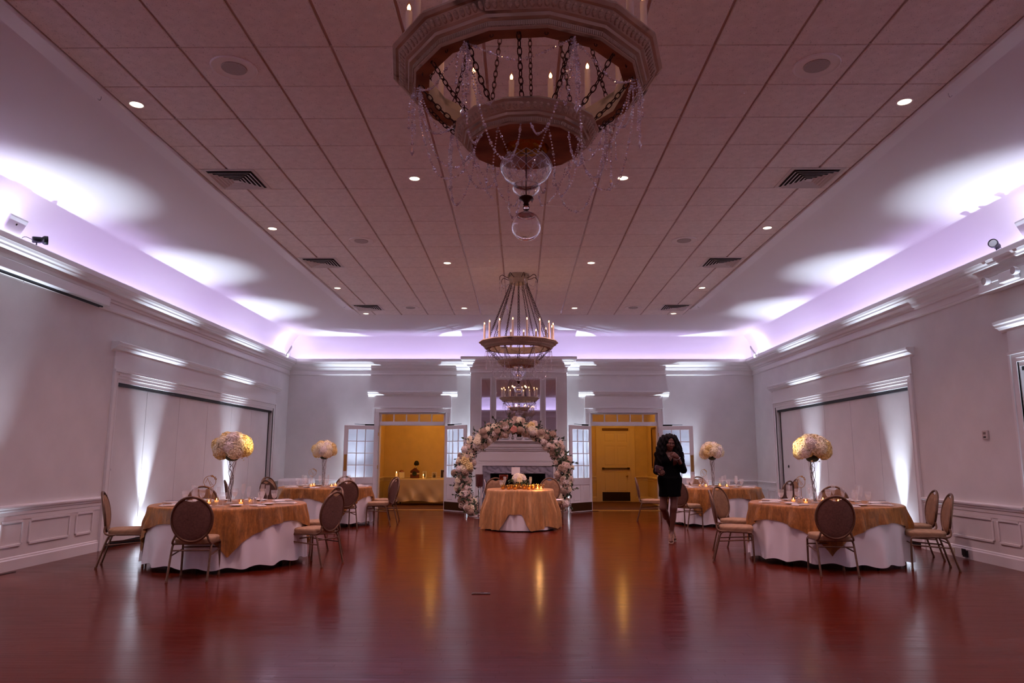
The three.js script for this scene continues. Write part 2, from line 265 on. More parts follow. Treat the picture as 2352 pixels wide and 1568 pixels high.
// chair rails, baseboards and picture-frame panels
const RAIL = [[0, .655], [.012, .66], [.016, .70], [.028, .715], [.03, .735], [.045, .745], [.05, .765], [.045, .778], [0, .785]];
const BASE = [[0, 0], [.022, 0], [.022, .125], [.014, .14], [.012, .155], [0, .165]];
const frameBox = (ax, p, a, b, y0, y1, n) => {         // raised moulding frame on a wall
  const l = [], t = .03, d = .016, m = (u0, v0, u1, v1, dd) => ax === 'x' ? boxAB(p, v0, u0, p + n * dd, v1, u1, .004) : boxAB(u0, v0, p, u1, v1, p + n * dd, .004);
  l.push(m(a, y0, b, y0 + t, d), m(a, y1 - t, b, y1, d), m(a, y0 + t, a + t, y1 - t, d), m(b - t, y0 + t, b, y1 - t, d));
  return l;
};
{
  let n = 5;
  const wains = (s, a, b, panels, label) => {
    const t = struct('trim_' + n++, label), x = s * W;
    mesh('chair_rail', run(RAIL, [x, a], [x, b], [-s, 0]), M.trim, t); mesh('lower_rail', boxAB(x, .6, a, x - s * .006, .656, b), M.trim, t);
    for (const [p, q] of panels) mesh('panel_frame', frameBox('x', x, p, q, .28, .595, -s), M.trim, t);
    const bb = struct('baseboard_' + (s < 0 ? 'left' : 'right'), 'tall white baseboard of the ' + (s < 0 ? 'screen' : 'thermostat') + '-side wall'); mesh('board', run(BASE, [x, a], [x, b], [-s, 0]), M.trim, bb);
  };
  const seq = (z, end, first) => { const r = []; let wide = first; while (z > end) { const w = wide ? .8 : .36; if (z - w < end) break; r.push([z, z - w]); z -= w + .16; wide = !wide; } return r; };
  wains(-1, ZF, -10.72, [[-10.18, -10.53], [-9.22, -10.0], [-8.7, -9.06], [-7.72, -8.54], ...seq(-1, -7.5, true)], 'white wainscot rail and panels under the screen');
  wains(1, -9.04, -11.28, [[-10.78, -11.14], [-9.71, -10.6], [-9.19, -9.57]], 'white wainscot rail and panels under the thermostat');
  wains(-1, -18.02, ZB, [[-18.2, -18.85]], 'short wainscot in the corner beyond the folding wall'); wains(1, -17.6, ZB, [[-17.75, -18.15], [-18.3, -18.85]], 'short wainscot in the corner beyond the other folding wall');
  wains(1, ZF, -3.45, [], 'wainscot behind the camera');
  const t = struct('trim_' + n++, 'wainscot rail and panels along the end wall'), bb = struct('baseboard_back', 'white baseboard along the end wall');
  for (const [a, b, ps] of [[-W, -3.93, [[-6.05, -5.65], [-5.5, -4.7], [-4.55, -4.1]]], [-1.82, BX0, []], [BX1, 1.7, []], [3.82, W, [[4.0, 4.45], [4.6, 5.4], [5.55, 6.0]]]]) {
    mesh('chair_rail', run(RAIL, [a, ZB], [b, ZB], [0, 1]), M.trim, t); mesh('board', run(BASE, [a, ZB], [b, ZB], [0, 1]), M.trim, bb);
    for (const [p, q] of ps) mesh('panel_frame', frameBox('z', ZB, p, q, .28, .595, 1), M.trim, t);
  }
  const fb = struct('baseboard_front', 'white baseboard behind the camera'); mesh('board', run(BASE, [-W, ZF], [W, ZF], [0, -1]), M.trim, fb);
}
// ------------------------------------------------------------------ cased openings with folding partitions
const HEAD = [[0, 2.955], [.02, 2.96], [.028, 2.98], [.05, 2.99], [.07, 3.01], [.10, 3.02], [.105, 3.045], [.125, 3.06], [.13, 3.09], [.12, 3.1], [0, 3.1]];
function casing(n, s, [a, b], label) {               // side wall opening from z = a (near) to z = b (far)
  const t = struct('trim_' + n, label), x = s * W, q = (d) => x - s * d, c = .13;
  for (const [z, o] of [[a, 1], [b, -1]]) { mesh('casing_leg', [boxAB(x, 0, z, q(.022), OPEN_H + c, z + o * c, .003), boxAB(x, 0, z + o * (c - .035), q(.042), OPEN_H + c - .036, z + o * (c + .002), .004), boxAB(x, 0, z, q(.03), OPEN_H, z + o * .02, .003), boxAB(x + s * .118, 0, z, x, OPEN_H, z - o * .012)], M.trim, t); }
  mesh('casing_head', [boxAB(x, OPEN_H, a + c - .002, q(.0225), OPEN_H + c - .001, b - c + .002, .003), boxAB(x, OPEN_H + c - .035, a + c + .004, q(.05), OPEN_H + c + .002, b - c - .004, .004), boxAB(x, OPEN_H + .045, a, q(.034), OPEN_H + .07, b, .003), boxAB(x + s * .118, OPEN_H - .06, a, q(.005), OPEN_H + .012, b)], M.trim, t);
  mesh('frieze', boxAB(x, OPEN_H + c, a + c - .001, q(.02), 2.96, b - c + .001), M.trim, t);
  mesh('head_cornice', run(HEAD, [x, a + c + .1], [x, b - c - .1], [-s, 0]), M.trim, t);
}
function folding(n, s, [a, b], seams, label, pull) {
  const d = struct('door_' + n, label), x = s * (W + .095), f = s * (W + .055);
  mesh('track', boxAB(s * (W + .02), OPEN_H - .11, a - .01, s * (W + .118), OPEN_H - .05, b + .01), M.black, d);
  mesh('sweep', boxAB(s * (W + .05), .005, a - .01, s * (W + .11), .07, b + .01), M.black, d);
  mesh('backing', boxAB(s * (W + .105), .07, a - .01, s * (W + .117), OPEN_H - .1, b + .01), M.black, d);
  const zs = [a + .012, ...seams, n === 3 ? b - .01 : b + .14];
  for (let i = 0; i + 1 < zs.length; i++) mesh('panel', uvBox(boxAB(f, .07, zs[i] - .004, s * (W + .1), OPEN_H - .112, zs[i + 1] + .004, .004)), M.panel, d);
  mesh('edge_seal', boxAB(s * (W + .045), .01, b + .12, s * (W + .06), OPEN_H - .11, b + .105), M.black, d);
  if (pull) { const g = put(lathe([[.0, .012], [.018, .012], [.02, .004], [.034, .004], [.036, .0], [.036, -.004]], 16), 0, 0, 0, 0, 0, s * PI / 2); mesh('finger_pull', g.translate(f - s * .003, 1.17, pull), M.blackMetal, d); }
}
casing(20, -1, OPEN_L, 'white casing and head cornice round the folding wall on the screen side'); casing(21, 1, OPEN_R, 'white casing and head cornice round the folding wall on the thermostat side'); casing(22, 1, OPEN_R2, 'white casing of the folding wall nearer than the thermostat');
folding(1, -1, OPEN_L, [-11.9, -13.06, -14.26, -15.45, -16.6], 'white folding partition on the screen side', -10.97);
folding(2, 1, OPEN_R, [-12.6, -13.64, -14.81, -16.05], 'white folding partition on the thermostat side', -16.95);
folding(3, 1, OPEN_R2, [-4.7, -5.8, -6.9, -8.0], 'white folding partition nearer than the thermostat');
// ------------------------------------------------------------------ the two glazed doorways
function doorway(n, [a, b], label) {
  const t = struct('trim_' + n, label), c = .15, z = ZB, top = 2.53;
  const fr = [];
  for (const [x, o] of [[a, -1], [b, 1]]) fr.push(boxAB(x, 0, z, x + o * c, top, z + .022, .003), boxAB(x + o * (c - .035), 0, z, x + o * (c + .002), top + c - .036, z + .046, .004), boxAB(x, 0, z, x + o * .025, top, z + .032, .003), boxAB(x - o * .02, 0, z, x, top, z - .2));
  mesh('casing', fr, M.trim, t);
  mesh('casing_head', [boxAB(a - c + .001, top, z, b + c - .001, top + c - .001, z + .0225, .003), boxAB(a - c - .004, top + c - .035, z, b + c + .004, top + c + .002, z + .05, .004), boxAB(a, top, z, b, top + .025, z + .032, .003), boxAB(a, top - .02, z, b, top, z - .2)], M.trim, t);
  mesh('frieze', boxAB(a - c, top + c, z, b + c, 2.96, z + .02), M.trim, t);
  mesh('head_cornice', run(HEAD, [a - c - .16, z], [b + c + .16, z], [0, 1]), M.trim, t);
  mesh('transom_rail', [boxAB(a, 2.19, z - .02, b, 2.295, z - .12, .004), boxAB(a, 2.49, z - .05, b, 2.515, z - .1)], M.trim, t);
  for (let k = 0; k <= 5; k++) { const x = lerp(a + .04, b - .04, k / 5); mesh('muntin', boxAB(x - .017, 2.29, z - .05, x + .017, 2.5, z - .09, .003), M.trim, t); }
  for (let k = 0; k < 5; k++) { const x0 = lerp(a + .04, b - .04, k / 5) + .017, x1 = lerp(a + .04, b - .04, (k + 1) / 5) - .017; mesh('pane', boxAB(x0, 2.295, z - .068, x1, 2.49, z - .072), M.pane, t); }
  mesh('threshold', boxAB(a, -.005, z + .02, b, .012, z - .2, .004), M.brass, t);
}
doorway(23, DL, 'white casing, cornice and transom of the doorway to the gift table'); doorway(24, DR, 'white casing, cornice and transom of the doorway to the panelled door');
const LEAF = .885, LH = 2.17;
function leaf(n, hinge, turn, s, label, plate) {      // local x runs from the hinge to the free edge
  const d = struct('door_' + n, label); d.position.set(hinge, .008, ZB + .06); d.rotation.y = turn;
  const st = .105, x0 = .012, x1 = LEAF, th = .022, y0 = .84, y1 = LH - .1;
  mesh('frame', [boxAB(x0, 0, -th, x0 + st, LH, th, .003), boxAB(x1 - st, 0, -th, x1, LH, th, .003), boxAB(x0 + st, y1, -th, x1 - st, LH, th, .003), boxAB(x0 + st, y0 - .17, -th, x1 - st, y0, th, .003), boxAB(x0 + st, 0, -th, x1 - st, .24, th, .003), boxAB(LEAF / 2 - .035, .24, -th, LEAF / 2 + .045, y0 - .17, th, .003)], M.door, d);
  const gx = (k) => lerp(x0 + st, x1 - st, k / 3), gy = (k) => lerp(y0, y1, k / 4);
  for (let k = 1; k < 3; k++) mesh('muntin', boxAB(gx(k) - .011, y0, -.016, gx(k) + .011, y1, .016, .003), M.door, d);
  for (let k = 1; k < 4; k++) mesh('muntin', boxAB(x0 + st, gy(k) - .011, -.0155, x1 - st, gy(k) + .011, .0155, .003), M.door, d);
  for (let i = 0; i < 3; i++) for (let j = 0; j < 4; j++) mesh('pane', boxAB(gx(i) + .006, gy(j) + .006, -.003, gx(i + 1) - .006, gy(j + 1) - .006, .003), M.pane, d);
  for (const [p, q] of [[x0 + st, LEAF / 2 - .035], [LEAF / 2 + .045, x1 - st]]) mesh('panel', [boxAB(p, .24, -.010, q, y0 - .17, .010), boxAB(p + .04, .28, -.017, q - .04, y0 - .21, .017, .006)], M.door, d);
  mesh('kick_plate', boxAB(x0 + .02, .02, -.026, x1 - .02, .225, .026), std({ color: 0x4a3018, roughness: .35, metalness: .7 }), d);
  for (const y of [.25, 1.1, 1.95]) mesh('hinge', cyl(.009, .009, .09, 0, y - .045, 0, 8), M.brass, d);
  if (plate) mesh('push_plate', boxAB(x1 - .088, 1.0, -.0255, x1 - .014, 1.42, .0255), plate, d);
  mesh('closer', [boxAB(.12, LH + .005, -.02, .36, LH + .04, .02, .004), bar(V(.36, LH + .03, 0), V(.62, LH + .035, s * .05), .007)], M.blackMetal, d);
}
const dullBrass = std({ color: 0xb89a5a, roughness: .4, metalness: .9 });
leaf(4, DL[0] + .0, PI + 20 * D2R, 1, 'open glazed door leaf with a brass push plate, beside the gift-table doorway', M.brass);
leaf(5, DL[1], 46 * D2R * -1, -1, 'open glazed door leaf between gift-table doorway and flower arch');
leaf(6, DR[0], PI + 46 * D2R, 1, 'open glazed door leaf between flower arch and panelled-door doorway');
leaf(7, DR[1], -14 * D2R, -1, 'open glazed door leaf behind the woman in black', dullBrass);
// ------------------------------------------------------------------ foyers behind the doorways
const foyerWall = std({ map: texture(256, 256, (u, v) => { const n = 1 + .06 * (fbm(u, v, 6, 6, 15, 4) - .5); return [232 * n, 205 * n, 150 * n]; }), roughness: .7 });
const carpet = std({ map: texture(256, 256, (u, v) => { const n = .8 + .5 * (fbm(u, v, 40, 40, 4, 3) - .3); return [118 * n, 72 * n, 44 * n]; }), roughness: 1, bumpMap: speck, bumpScale: .004 });
function foyer(name, x0, x1, z1, label) {
  const f = struct('wall_foyer_' + name, label), z0 = ZB - .2, h = 3.0;
  mesh('plaster', uvBox(merge([boxAB(x0 - .15, 0, z0, x0, h, z1), boxAB(x1, 0, z0, x1 + .15, h, z1), boxAB(x0 - .15, 0, z1, x1 + .15, h, z1 - .15)])), foyerWall, f);
  const c = struct('ceiling_foyer_' + name, 'plain ceiling beyond the doorway'); mesh('slab', boxAB(x0 - .15, h, z0, x1 + .15, h + .15, z1 - .15), M.cove, c);
  const g = struct('floor_foyer_' + name, 'brown carpet beyond the doorway'); mesh('carpet', uvBox(boxAB(x0, -.2, z0, x1, -.001, z1), 2), carpet, g);
  const t = struct('trim_foyer_' + name, 'chair rail and baseboard beyond the doorway'), cream = std({ color: 0xf0d8a8, roughness: .45 });
  for (const [p, q, n] of [[[x0, z0], [x0, z1], [1, 0]], [[x1, z0], [x1, z1], [-1, 0]]]) { mesh('chair_rail', run(RAIL, p, q, n), cream, t); mesh('board', run(BASE, p, q, n), cream, t); }
  return [t, cream];
}
{
  const [t, cream] = foyer('gift', -4.1, -1.3, -21.75, 'warm cream walls round the gift table');
  mesh('chair_rail', run(RAIL, [-4.1, -21.75], [-1.3, -21.75], [0, 1]), cream, t); mesh('board', run(BASE, [-4.1, -21.75], [-1.3, -21.75], [0, 1]), cream, t);
  const [u, cr] = foyer('door', 1.2, 3.98, -22.75, 'warm cream walls round the panelled door');
  for (const [a, b] of [[1.2, 2.38], [3.6, 3.98]]) { mesh('chair_rail', run(RAIL, [a, -22.75], [b, -22.75], [0, 1]), cr, u); mesh('board', run(BASE, [a, -22.75], [b, -22.75], [0, 1]), cr, u); }
  mesh('casing', [boxAB(2.38, 0, -22.75, 2.52, 2.4, -22.71, .004), boxAB(3.46, 0, -22.75, 3.6, 2.4, -22.71, .004), boxAB(2.38, 2.28, -22.75, 3.6, 2.42, -22.70, .004)], cr, u);
  const d = struct('door_8', 'cream panelled door with a push bar and dark kick plate'), z = -22.73, P = (a, b, c, e) => mesh('panel', [boxAB(a, c, z - .01, b, e, z + .004), boxAB(a + .03, c + .03, z - .01, b - .03, e - .03, z + .016, .005)], cr, d);
  mesh('slab', [boxAB(2.52, .01, z - .02, 2.63, 2.28, z + .02, .003), boxAB(3.35, .01, z - .02, 3.46, 2.28, z + .02, .003), boxAB(2.955, .01, z - .02, 3.03, 2.28, z + .0195, .003), ...[[.01, .3], [.92, 1.1], [1.72, 1.84], [2.12, 2.28]].map(([p, q]) => boxAB(2.63, p, z - .02, 3.35, q, z + .019, .003))], cr, d);
  for (const [a, b] of [[2.63, 2.955], [3.03, 3.35]]) { P(a, b, .3, .92); P(a, b, 1.1, 1.72); P(a, b, 1.84, 2.12); }
  mesh('kick_plate', boxAB(2.56, .03, z, 3.42, .3, z + .026), std({ color: 0x33200e, roughness: .5, metalness: .5 }), d);
  mesh('push_bar', [boxAB(2.56, 1.0, z + .03, 3.42, 1.045, z + .07, .01), boxAB(2.56, .99, z + .015, 2.63, 1.055, z + .07, .006), boxAB(3.34, .99, z + .015, 3.42, 1.055, z + .07, .006)], std({ color: 0x6d5428, roughness: .35, metalness: .8 }), d);
  mesh('door_closer', boxAB(2.58, 2.2, z + .02, 3.4, 2.27, z + .07, .008), std({ color: 0x6d4a20, roughness: .5, metalness: .4 }), d);
  mesh('knob', [put(new THREE.SphereGeometry(.035, 16, 12), 3.33, .8, z + .07), bar(V(3.33, .8, z), V(3.33, .8, z + .06), .016)], dullBrass, d);
  const pic = thing('picture_frame', 'tall dark framed picture on the cream foyer side wall', 'picture', [3.965, 1.05, -21.3]);
  mesh('frame', [boxAB(-.025, 0, -.45, .012, .06, .45, .006), boxAB(-.025, 1.14, -.45, .012, 1.2, .45, .006), boxAB(-.025, .06, -.45, .012, 1.14, -.39, .006), boxAB(-.025, .06, .39, .012, 1.14, .45, .006)], std({ color: 0x4a2410, roughness: .4 }), pic);
  mesh('print', boxAB(-.004, .06, -.39, .01, 1.14, .39), std({ map: texture(128, 192, (u, v) => { const n = fbm(u, v, 4, 5, 66, 4); return [120 + 60 * n, 90 + 50 * n, 60 + 30 * n]; }), roughness: .3 }), pic);
  // ceiling lamps that light the foyers
  const lampMat = std({ color: 0xfff0d0, emissive: lin(1, .62, .2), emissiveIntensity: 4, roughness: .4 });
  [[-2.45, -20.3, 'round ceiling lamp over the gift table foyer'], [2.85, -20.9, 'round ceiling lamp over the panelled-door foyer']].forEach(([x, lz, label]) => {
    const l = thing('ceiling_lamp', label, 'ceiling light', [x, 3.0, lz]); mesh('base', cyl(.15, .15, .04, 0, -.04, 0, 24), dullBrass, l); mesh('shade', put(lathe([[.0, -.2], [.06, -.19], [.11, -.15], [.135, -.09], [.14, -.04]], 24)), lampMat, l);
    const p = new THREE.PointLight(lin(...FOYER_COLOR), FOYER); p.name = 'foyer_lamp'; p.position.set(0, -.26, 0); p.shadow.radius = 3; p.castShadow = true; l.add(p);
  });
}

const TABLES = {
  a: { c: [-3.87, -9.7], v: [-3.87, -9.68], r: .955, turn: -.40, name: 'front table by the screen wall' }, b: { c: [4.2, -10.15], v: [4.08, -10.15], r: .965, turn: .45, name: 'front table by the thermostat wall' },
  c: { c: [-4.05, -15.1], v: [-4.1, -15.1], r: .92, turn: -.19, name: 'rear table by the screen wall' }, d: { c: [4.12, -15.5], v: [4.1, -15.5], r: .92, turn: .23, name: 'rear table by the thermostat wall' },
};

// ------------------------------------------------------------------ lamps and fittings
{
  const lensMat = std({ color: 0xffffff, emissive: lin(...UPLIGHT_COLOR), emissiveIntensity: 6 });
  const make = series((label) => {
    const t = thing('uplight', label, 'uplight');
    mesh('body', [box(.15, .07, .13, 0, .045, 0, .012), box(.17, .012, .15, 0, .006, 0, .004)], M.blackMetal, t); mesh('bezel', put(new THREE.TorusGeometry(.05, .008, 8, 20), 0, .08, 0, PI / 2), M.steel, t);
    mesh('lens', cyl(.045, .045, .006, 0, .078, 0, 20), lensMat, t);
    mesh('cable', tube([[.07, .02, .02], [.12, .008, .05], [.3, .005, .03], [.6, .005, .05]], .004, 16, 6), M.black, t);
    return t;
  });
  const G = 'floor uplights along the walls', a = W - .085, ti = -.22;
  for (const [x, z, ry, label, tx, tz] of [
    [-a, -8.25, PI / 2, 'floor uplight below the projection screen', -ti, 0], [-a, -11.98, PI / 2, 'floor uplight at the first panel of the screen-side folding wall', -ti, 0], [-a, -15.42, PI / 2, 'floor uplight at the far panels of the screen-side folding wall', -ti, 0],
    [a, -8.25, -PI / 2, 'floor uplight at the folding wall nearer than the thermostat', ti, 0], [a, -11.98, -PI / 2, 'floor uplight at the first panel of the thermostat-side folding wall', ti, 0], [a, -15.42, -PI / 2, 'floor uplight at the far panels of the thermostat-side folding wall', ti, 0],
    [-4.36, ZB + .11, 0, 'floor uplight behind the door leaf with brass plate', 0, -ti], [-1.5, ZB + .11, 0, 'floor uplight between gift-table doorway and chimney wall', 0, -ti], [1.42, ZB + .11, 0, 'floor uplight between chimney wall and panelled-door doorway', 0, -ti], [4.3, ZB + .11, 0, 'floor uplight behind the door leaf by the woman', 0, -ti],
  ]) {
    const u = make(label, [x, 0, z], ry, G), s = new THREE.SpotLight(lin(...UPLIGHT_COLOR), UPLIGHT, 0, 19 * D2R, 1, 2), aim = new THREE.Object3D();
    s.name = 'uplight_beam'; s.position.set(x, .09, z); aim.name = 'aim'; aim.position.set(x + tx, 6, z + tz); s.target = aim; s.castShadow = true; s.shadow.radius = 1; scene.add(s, aim);
    const sp = new THREE.SpotLight(lin(...UPLIGHT_COLOR), 1.4, 0, 75 * D2R, 1, 2); sp.name = 'uplight_spill'; sp.position.set(x, .088, z); sp.target = aim; sp.castShadow = true; sp.shadow.radius = 1.5; scene.add(sp);
  }
  // recessed downlights
  const lit = std({ color: 0xffffff, emissive: lin(1, .80, .55), emissiveIntensity: 2.2 });
  const down = series((label) => {
    const t = thing('downlight', label, 'downlight');
    mesh('trim_ring', put(new THREE.TorusGeometry(.066, .010, 8, 28), 0, 0, 0, PI / 2, 0, 0, 1, 1, .7), M.white, t); mesh('lens', cyl(.062, .06, .006, 0, -.003, 0, 24), lit, t); return t;
  });
  const rows = [[-15.95, 3.5, 'in the last row before the fireplace end'], [-15.35, 1.21, 'in the inner row before the fireplace end'], [-13.45, 3.52, 'just beyond the far chandelier'], [-11.65, 1.21, 'just nearer than the far chandelier'], [-9.8, 3.53, 'between the second and first ceiling vents'], [-7.95, 1.22, 'level with the first ceiling vents'], [-6.15, 3.54, 'level with the first ceiling speakers'], [-2.5, 3.54, 'behind the near chandelier'], [-.65, 1.22, 'over the camera'], [1.15, 3.54, 'over the wall behind the camera']];
  for (const [z, x, where] of rows) for (const s of [-1, 1]) {
    const d = down('lit ceiling downlight ' + where + (s < 0 ? ', screen side' : ', thermostat side'), [s * x - .02, H - .002, z], 0, 'recessed downlights in the tile ceiling'), l = new THREE.SpotLight(lin(...DOWN_COLOR), DOWN, 0, 62 * D2R, .8, 2), aim = new THREE.Object3D();
    l.name = 'downlight_beam'; l.position.set(s * x - .02, H - .03, z); aim.name = 'aim'; aim.position.set(s * x - .02, 0, z); l.target = aim; l.castShadow = true; l.shadow.radius = 3; scene.add(l, aim);
  }
  // ceiling speakers and vents
  const grilleMat = std({ map: texture(128, 128, (u, v) => { const h = Math.hypot((u * 24 % 1) - .5, (v * 24 % 1) - .5) < .3; return h ? [90, 84, 82] : [206, 200, 196]; }), roughness: .6 });
  const spk = series((label) => { const t = thing('ceiling_speaker', label, 'speaker'); mesh('baffle', put(lathe([[.0, -.004], [.165, -.004], [.178, -.012], [.186, -.012], [.19, 0]], 36)), M.white, t); mesh('grille', uvBox(cyl(.1, .105, .008, 0, -.012, 0, 28), 4), grilleMat, t); return t; });
  for (const [z, where] of [[-5.53, 'in front of the first vent'], [-10.4, 'in front of the second vent'], [-15.3, 'beside the last vent']]) for (const s of [-1, 1]) spk('round ceiling speaker ' + where + (s < 0 ? ' on the screen side' : ' on the thermostat side'), [s * 2.435 + .03, H - .001, z], 0, 'round ceiling speakers');
  const louverMat = std({ color: 0xd6d0cc, roughness: .4, side: THREE.DoubleSide });
  const vent = series((label) => {
    const t = thing('ceiling_vent', label, 'vent'), fr = (a, b, y0, y1) => { const q = []; for (let k = 0; k < 4; k++) { const r = (p, d, y) => [[p, y, -p], [p, y, p], [-p, y, p], [-p, y, -p]][(k + d) % 4]; q.push([r(a, 0, y0), r(a, 1, y0), r(b, 1, y1), r(b, 0, y1)]); } return poly(q); };
    mesh('backing', box(.56, .003, .56, 0, -.002, 0), std({ color: 0x2a2424, roughness: .8 }), t); mesh('flange', [fr(.30, .265, -.004, -.006), fr(.265, .255, -.006, -.001), fr(.305, .30, 0, -.004)], louverMat, t);
    for (const p of [.245, .20, .155, .11, .07]) mesh('louver', [fr(p, p - .03, -.026, -.006), fr(p + .007, p, -.027, -.026)], louverMat, t);
    mesh('core_plate', box(.075, .003, .075, 0, -.026, 0), louverMat, t); return t;
  });
  ['first ceiling vent on the screen side', 'first ceiling vent on the thermostat side', 'second ceiling vent on the screen side', 'second ceiling vent on the thermostat side', 'last ceiling vent on the screen side', 'last ceiling vent on the thermostat side'].forEach((l, i) => vent('square louvred metal ' + l, [VENTS[i][0], H - .002, VENTS[i][1]], 0, 'square ceiling vents'));
  // floodlights lying on the crown ledge
  const floodLens = std({ color: 0xffffff, emissive: lin(.86, .84, 1), emissiveIntensity: 1.3 });
  const flood = series((label) => {
    const t = thing('floodlight', label, 'floodlight');
    mesh('shell', put(new RoundedBoxGeometry(.30, .26, .035, 3, .017), 0, .19, .05, .5), M.plastic, t); mesh('badge', put(box(.022, .022, .004), 0, .215, .083, .5), M.blackMetal, t);
    mesh('lens', put(new RoundedBoxGeometry(.28, .075, .05, 3, .02), 0, .05, .02, .3), floodLens, t); mesh('bracket', [box(.02, .12, .015, -.13, .08, .0), box(.02, .12, .015, .13, .08, .0)], M.steel, t);
    mesh('cable', tube([[.1, .05, -.02], [.2, .2, -.06], [.32, .16, -.08], [.36, .0, -.06]], .005, 20, 6), M.plastic, t); return t;
  });
  for (const [x, z, ry, l] of [[-6.04, -8.05, PI / 2, 'above the projection screen'], [-5.98, -18.05, PI / 2 + .3, 'in the corner beyond the screen-side folding wall'], [5.98, -18.05, -PI / 2 - .3, 'in the corner beyond the thermostat-side folding wall'], [6.04, -8.15, -PI / 2, 'above the emergency light']])
    { flood('white floodlight on the crown ledge ' + l, [x, 3.862, z], ry, 'white floodlights on the crown ledge'); const p = new THREE.PointLight(lin(.80, .74, 1), .22); p.name = 'flood_glow'; p.position.set(x + (x < 0 ? -.10 : .10), 4.02, z); p.shadow.radius = 3; p.castShadow = true; scene.add(p); }
  const par = series((label) => {
    const t = thing('spotlight', label, 'spotlight');
    mesh('can', put(lathe([[0, 0], [.036, 0], [.04, .01], [.04, .085], [.036, .1], [.05, .118], [.056, .13], [.056, .165], [.05, .168], [.045, .14]], 20), 0, .09, -.08, PI / 2 - .1), M.blackMetal, t); mesh('lens', put(cyl(.046, .046, .01, 0, .146, 0, 18), 0, .09, -.08, PI / 2 - .1), M.mirror, t);
    mesh('bracket', [bar(V(0, 0, -.03), V(0, .055, -.03), .008), box(.05, .006, .05, 0, .003, -.03)], M.blackMetal, t); mesh('cable', tube([[0, .09, -.08], [0, .11, -.16], [.01, .04, -.22], [.01, .004, -.28]], .004, 12, 6), M.black, t); return t;
  });
  par('small black spotlight on the ledge above the projection screen', [-5.99, 3.935, -8.52], PI - .9, 'black spotlights on the crown ledge'); par('small black spotlight on the ledge above the emergency light', [6.0, 3.935, -8.78], PI + .9, 'black spotlights on the crown ledge');
  for (const [x, z, tx, tz] of [[-5.9, -8.62, TABLES.b.v[0], TABLES.b.v[1]], [5.9, -8.88, TABLES.a.v[0], TABLES.a.v[1]]]) { const l = new THREE.SpotLight(lin(1, .72, .36), 330, 0, 1.0 * D2R, .8, 2), aim = new THREE.Object3D(); l.name = 'pin_spot'; l.position.set(x, 4.03, z); aim.name = 'aim'; aim.position.set(tx, 1.5, tz); l.target = aim; l.castShadow = true; scene.add(l, aim); }
  // projection screen housing, box under the crown opposite, emergency light
  const scr = thing('projection_screen', 'rolled-up projection screen in a long white case under the crown', 'projection screen', [-W, 0, 0]);
  mesh('case', box(.12, .13, 5.6, .085, 3.62, -7.45, .012), M.plastic, scr); mesh('slot', box(.03, .02, 5.55, .045, 3.546, -7.45), M.black, scr); mesh('weight_bar', put(cyl(.014, .014, 5.4, 0, 0, 0, 10), .045, 3.535, -4.75, -PI / 2), M.black, scr);
  mesh('end_cap', [box(.126, .136, .02, .085, 3.62, -10.25, .004)], M.plastic, scr); mesh('pull_hook', tube([[.045, 3.53, -8.55], [.045, 3.505, -8.55], [.045, 3.495, -8.565], [.045, 3.5, -8.58]], .004, 8, 6), M.steel, scr);
  const bx = struct('trim_30', 'boxed-out strip under the crown above the thermostat'); mesh('box', [boxAB(W, 3.53, -9.25, W - .16, 3.67, -2, .006), boxAB(W, 3.5, -9.25, W - .17, 3.535, -2, .006)], M.trim, bx);
  const em = thing('emergency_light', 'white emergency light with two swivel heads under the crown', 'emergency light', [W - .165, 3.5, -8.5]);
  mesh('housing', box(.07, .13, .3, -.035, .085, -.1, .012), M.plastic, em);
  for (const z of [-.42, .12]) { const h = mesh('lamp_head', put(lathe([[0, 0], [.03, .002], [.045, .03], [.052, .07], [.048, .075]], 20), -.06, .09, z, -.5, 0, 1.5), M.plastic, em); mesh('lens', put(cyl(.046, .046, .006, 0, .066, 0, 18), -.06, .09, z, -.5, 0, 1.5), M.mirror, em); }
  mesh('arm', bar(V(-.045, .085, -.4), V(-.045, .085, .1), .012), M.plastic, em);
  const th = thing('thermostat', 'small square beige thermostat on the bare plaster wall', 'thermostat', [W, 1.62, -9.64]);
  mesh('cover', box(.028, .115, .11, -.014, .06, 0, .008), std({ color: 0xc9b8b0, roughness: .5 }), th); mesh('dial', box(.006, .02, .05, -.03, .03, 0, .002), M.black, th); mesh('display', box(.004, .03, .05, -.029, .08, 0), std({ color: 0x8a7d78, roughness: .2 }), th);
  const plate = (name, label, pos, c) => { const t = thing(name, label, 'outlet', pos); mesh('plate', box(.008, .075, .115, -.004, 0, 0, .003), c, t); for (const z of [-.025, .025]) mesh('socket', box(.004, .028, .03, -.009, 0, z, .001), M.plastic, t); return t; };
  plate('wall_outlet', 'beige outlet plate low on the baseboard', [W - .022, .075, -10.62], std({ color: 0xd8cfae, roughness: .5 })); plate('wall_outlet', 'white outlet on the baseboard by the chair', [W - .022, .085, -10.95], M.plastic);
  const bo = thing('wall_outlet', 'dark open outlet box low on the baseboard', 'outlet', [W - .022, .068, -10.3]); mesh('box', [box(.03, .09, .09, -.014, 0, 0, .004)], M.black, bo); mesh('lid', box(.006, .09, .09, -.033, .02, .0), M.blackMetal, bo);
  const fb = thing('floor_outlet', 'dark rectangular floor outlet plate set in the wood floor', 'outlet', [-.40, 0, -7.6], .04);
  mesh('plate', box(.19, .006, .10, 0, .003, 0, .002), std({ color: 0x3a2418, roughness: .35, metalness: .7 }), fb); mesh('lid', box(.075, .005, .07, -.042, .007, 0, .002), std({ color: 0x55392a, roughness: .3, metalness: .8 }), fb); mesh('latch', box(.04, .004, .03, .048, .007, 0, .001), M.steel, fb);
}
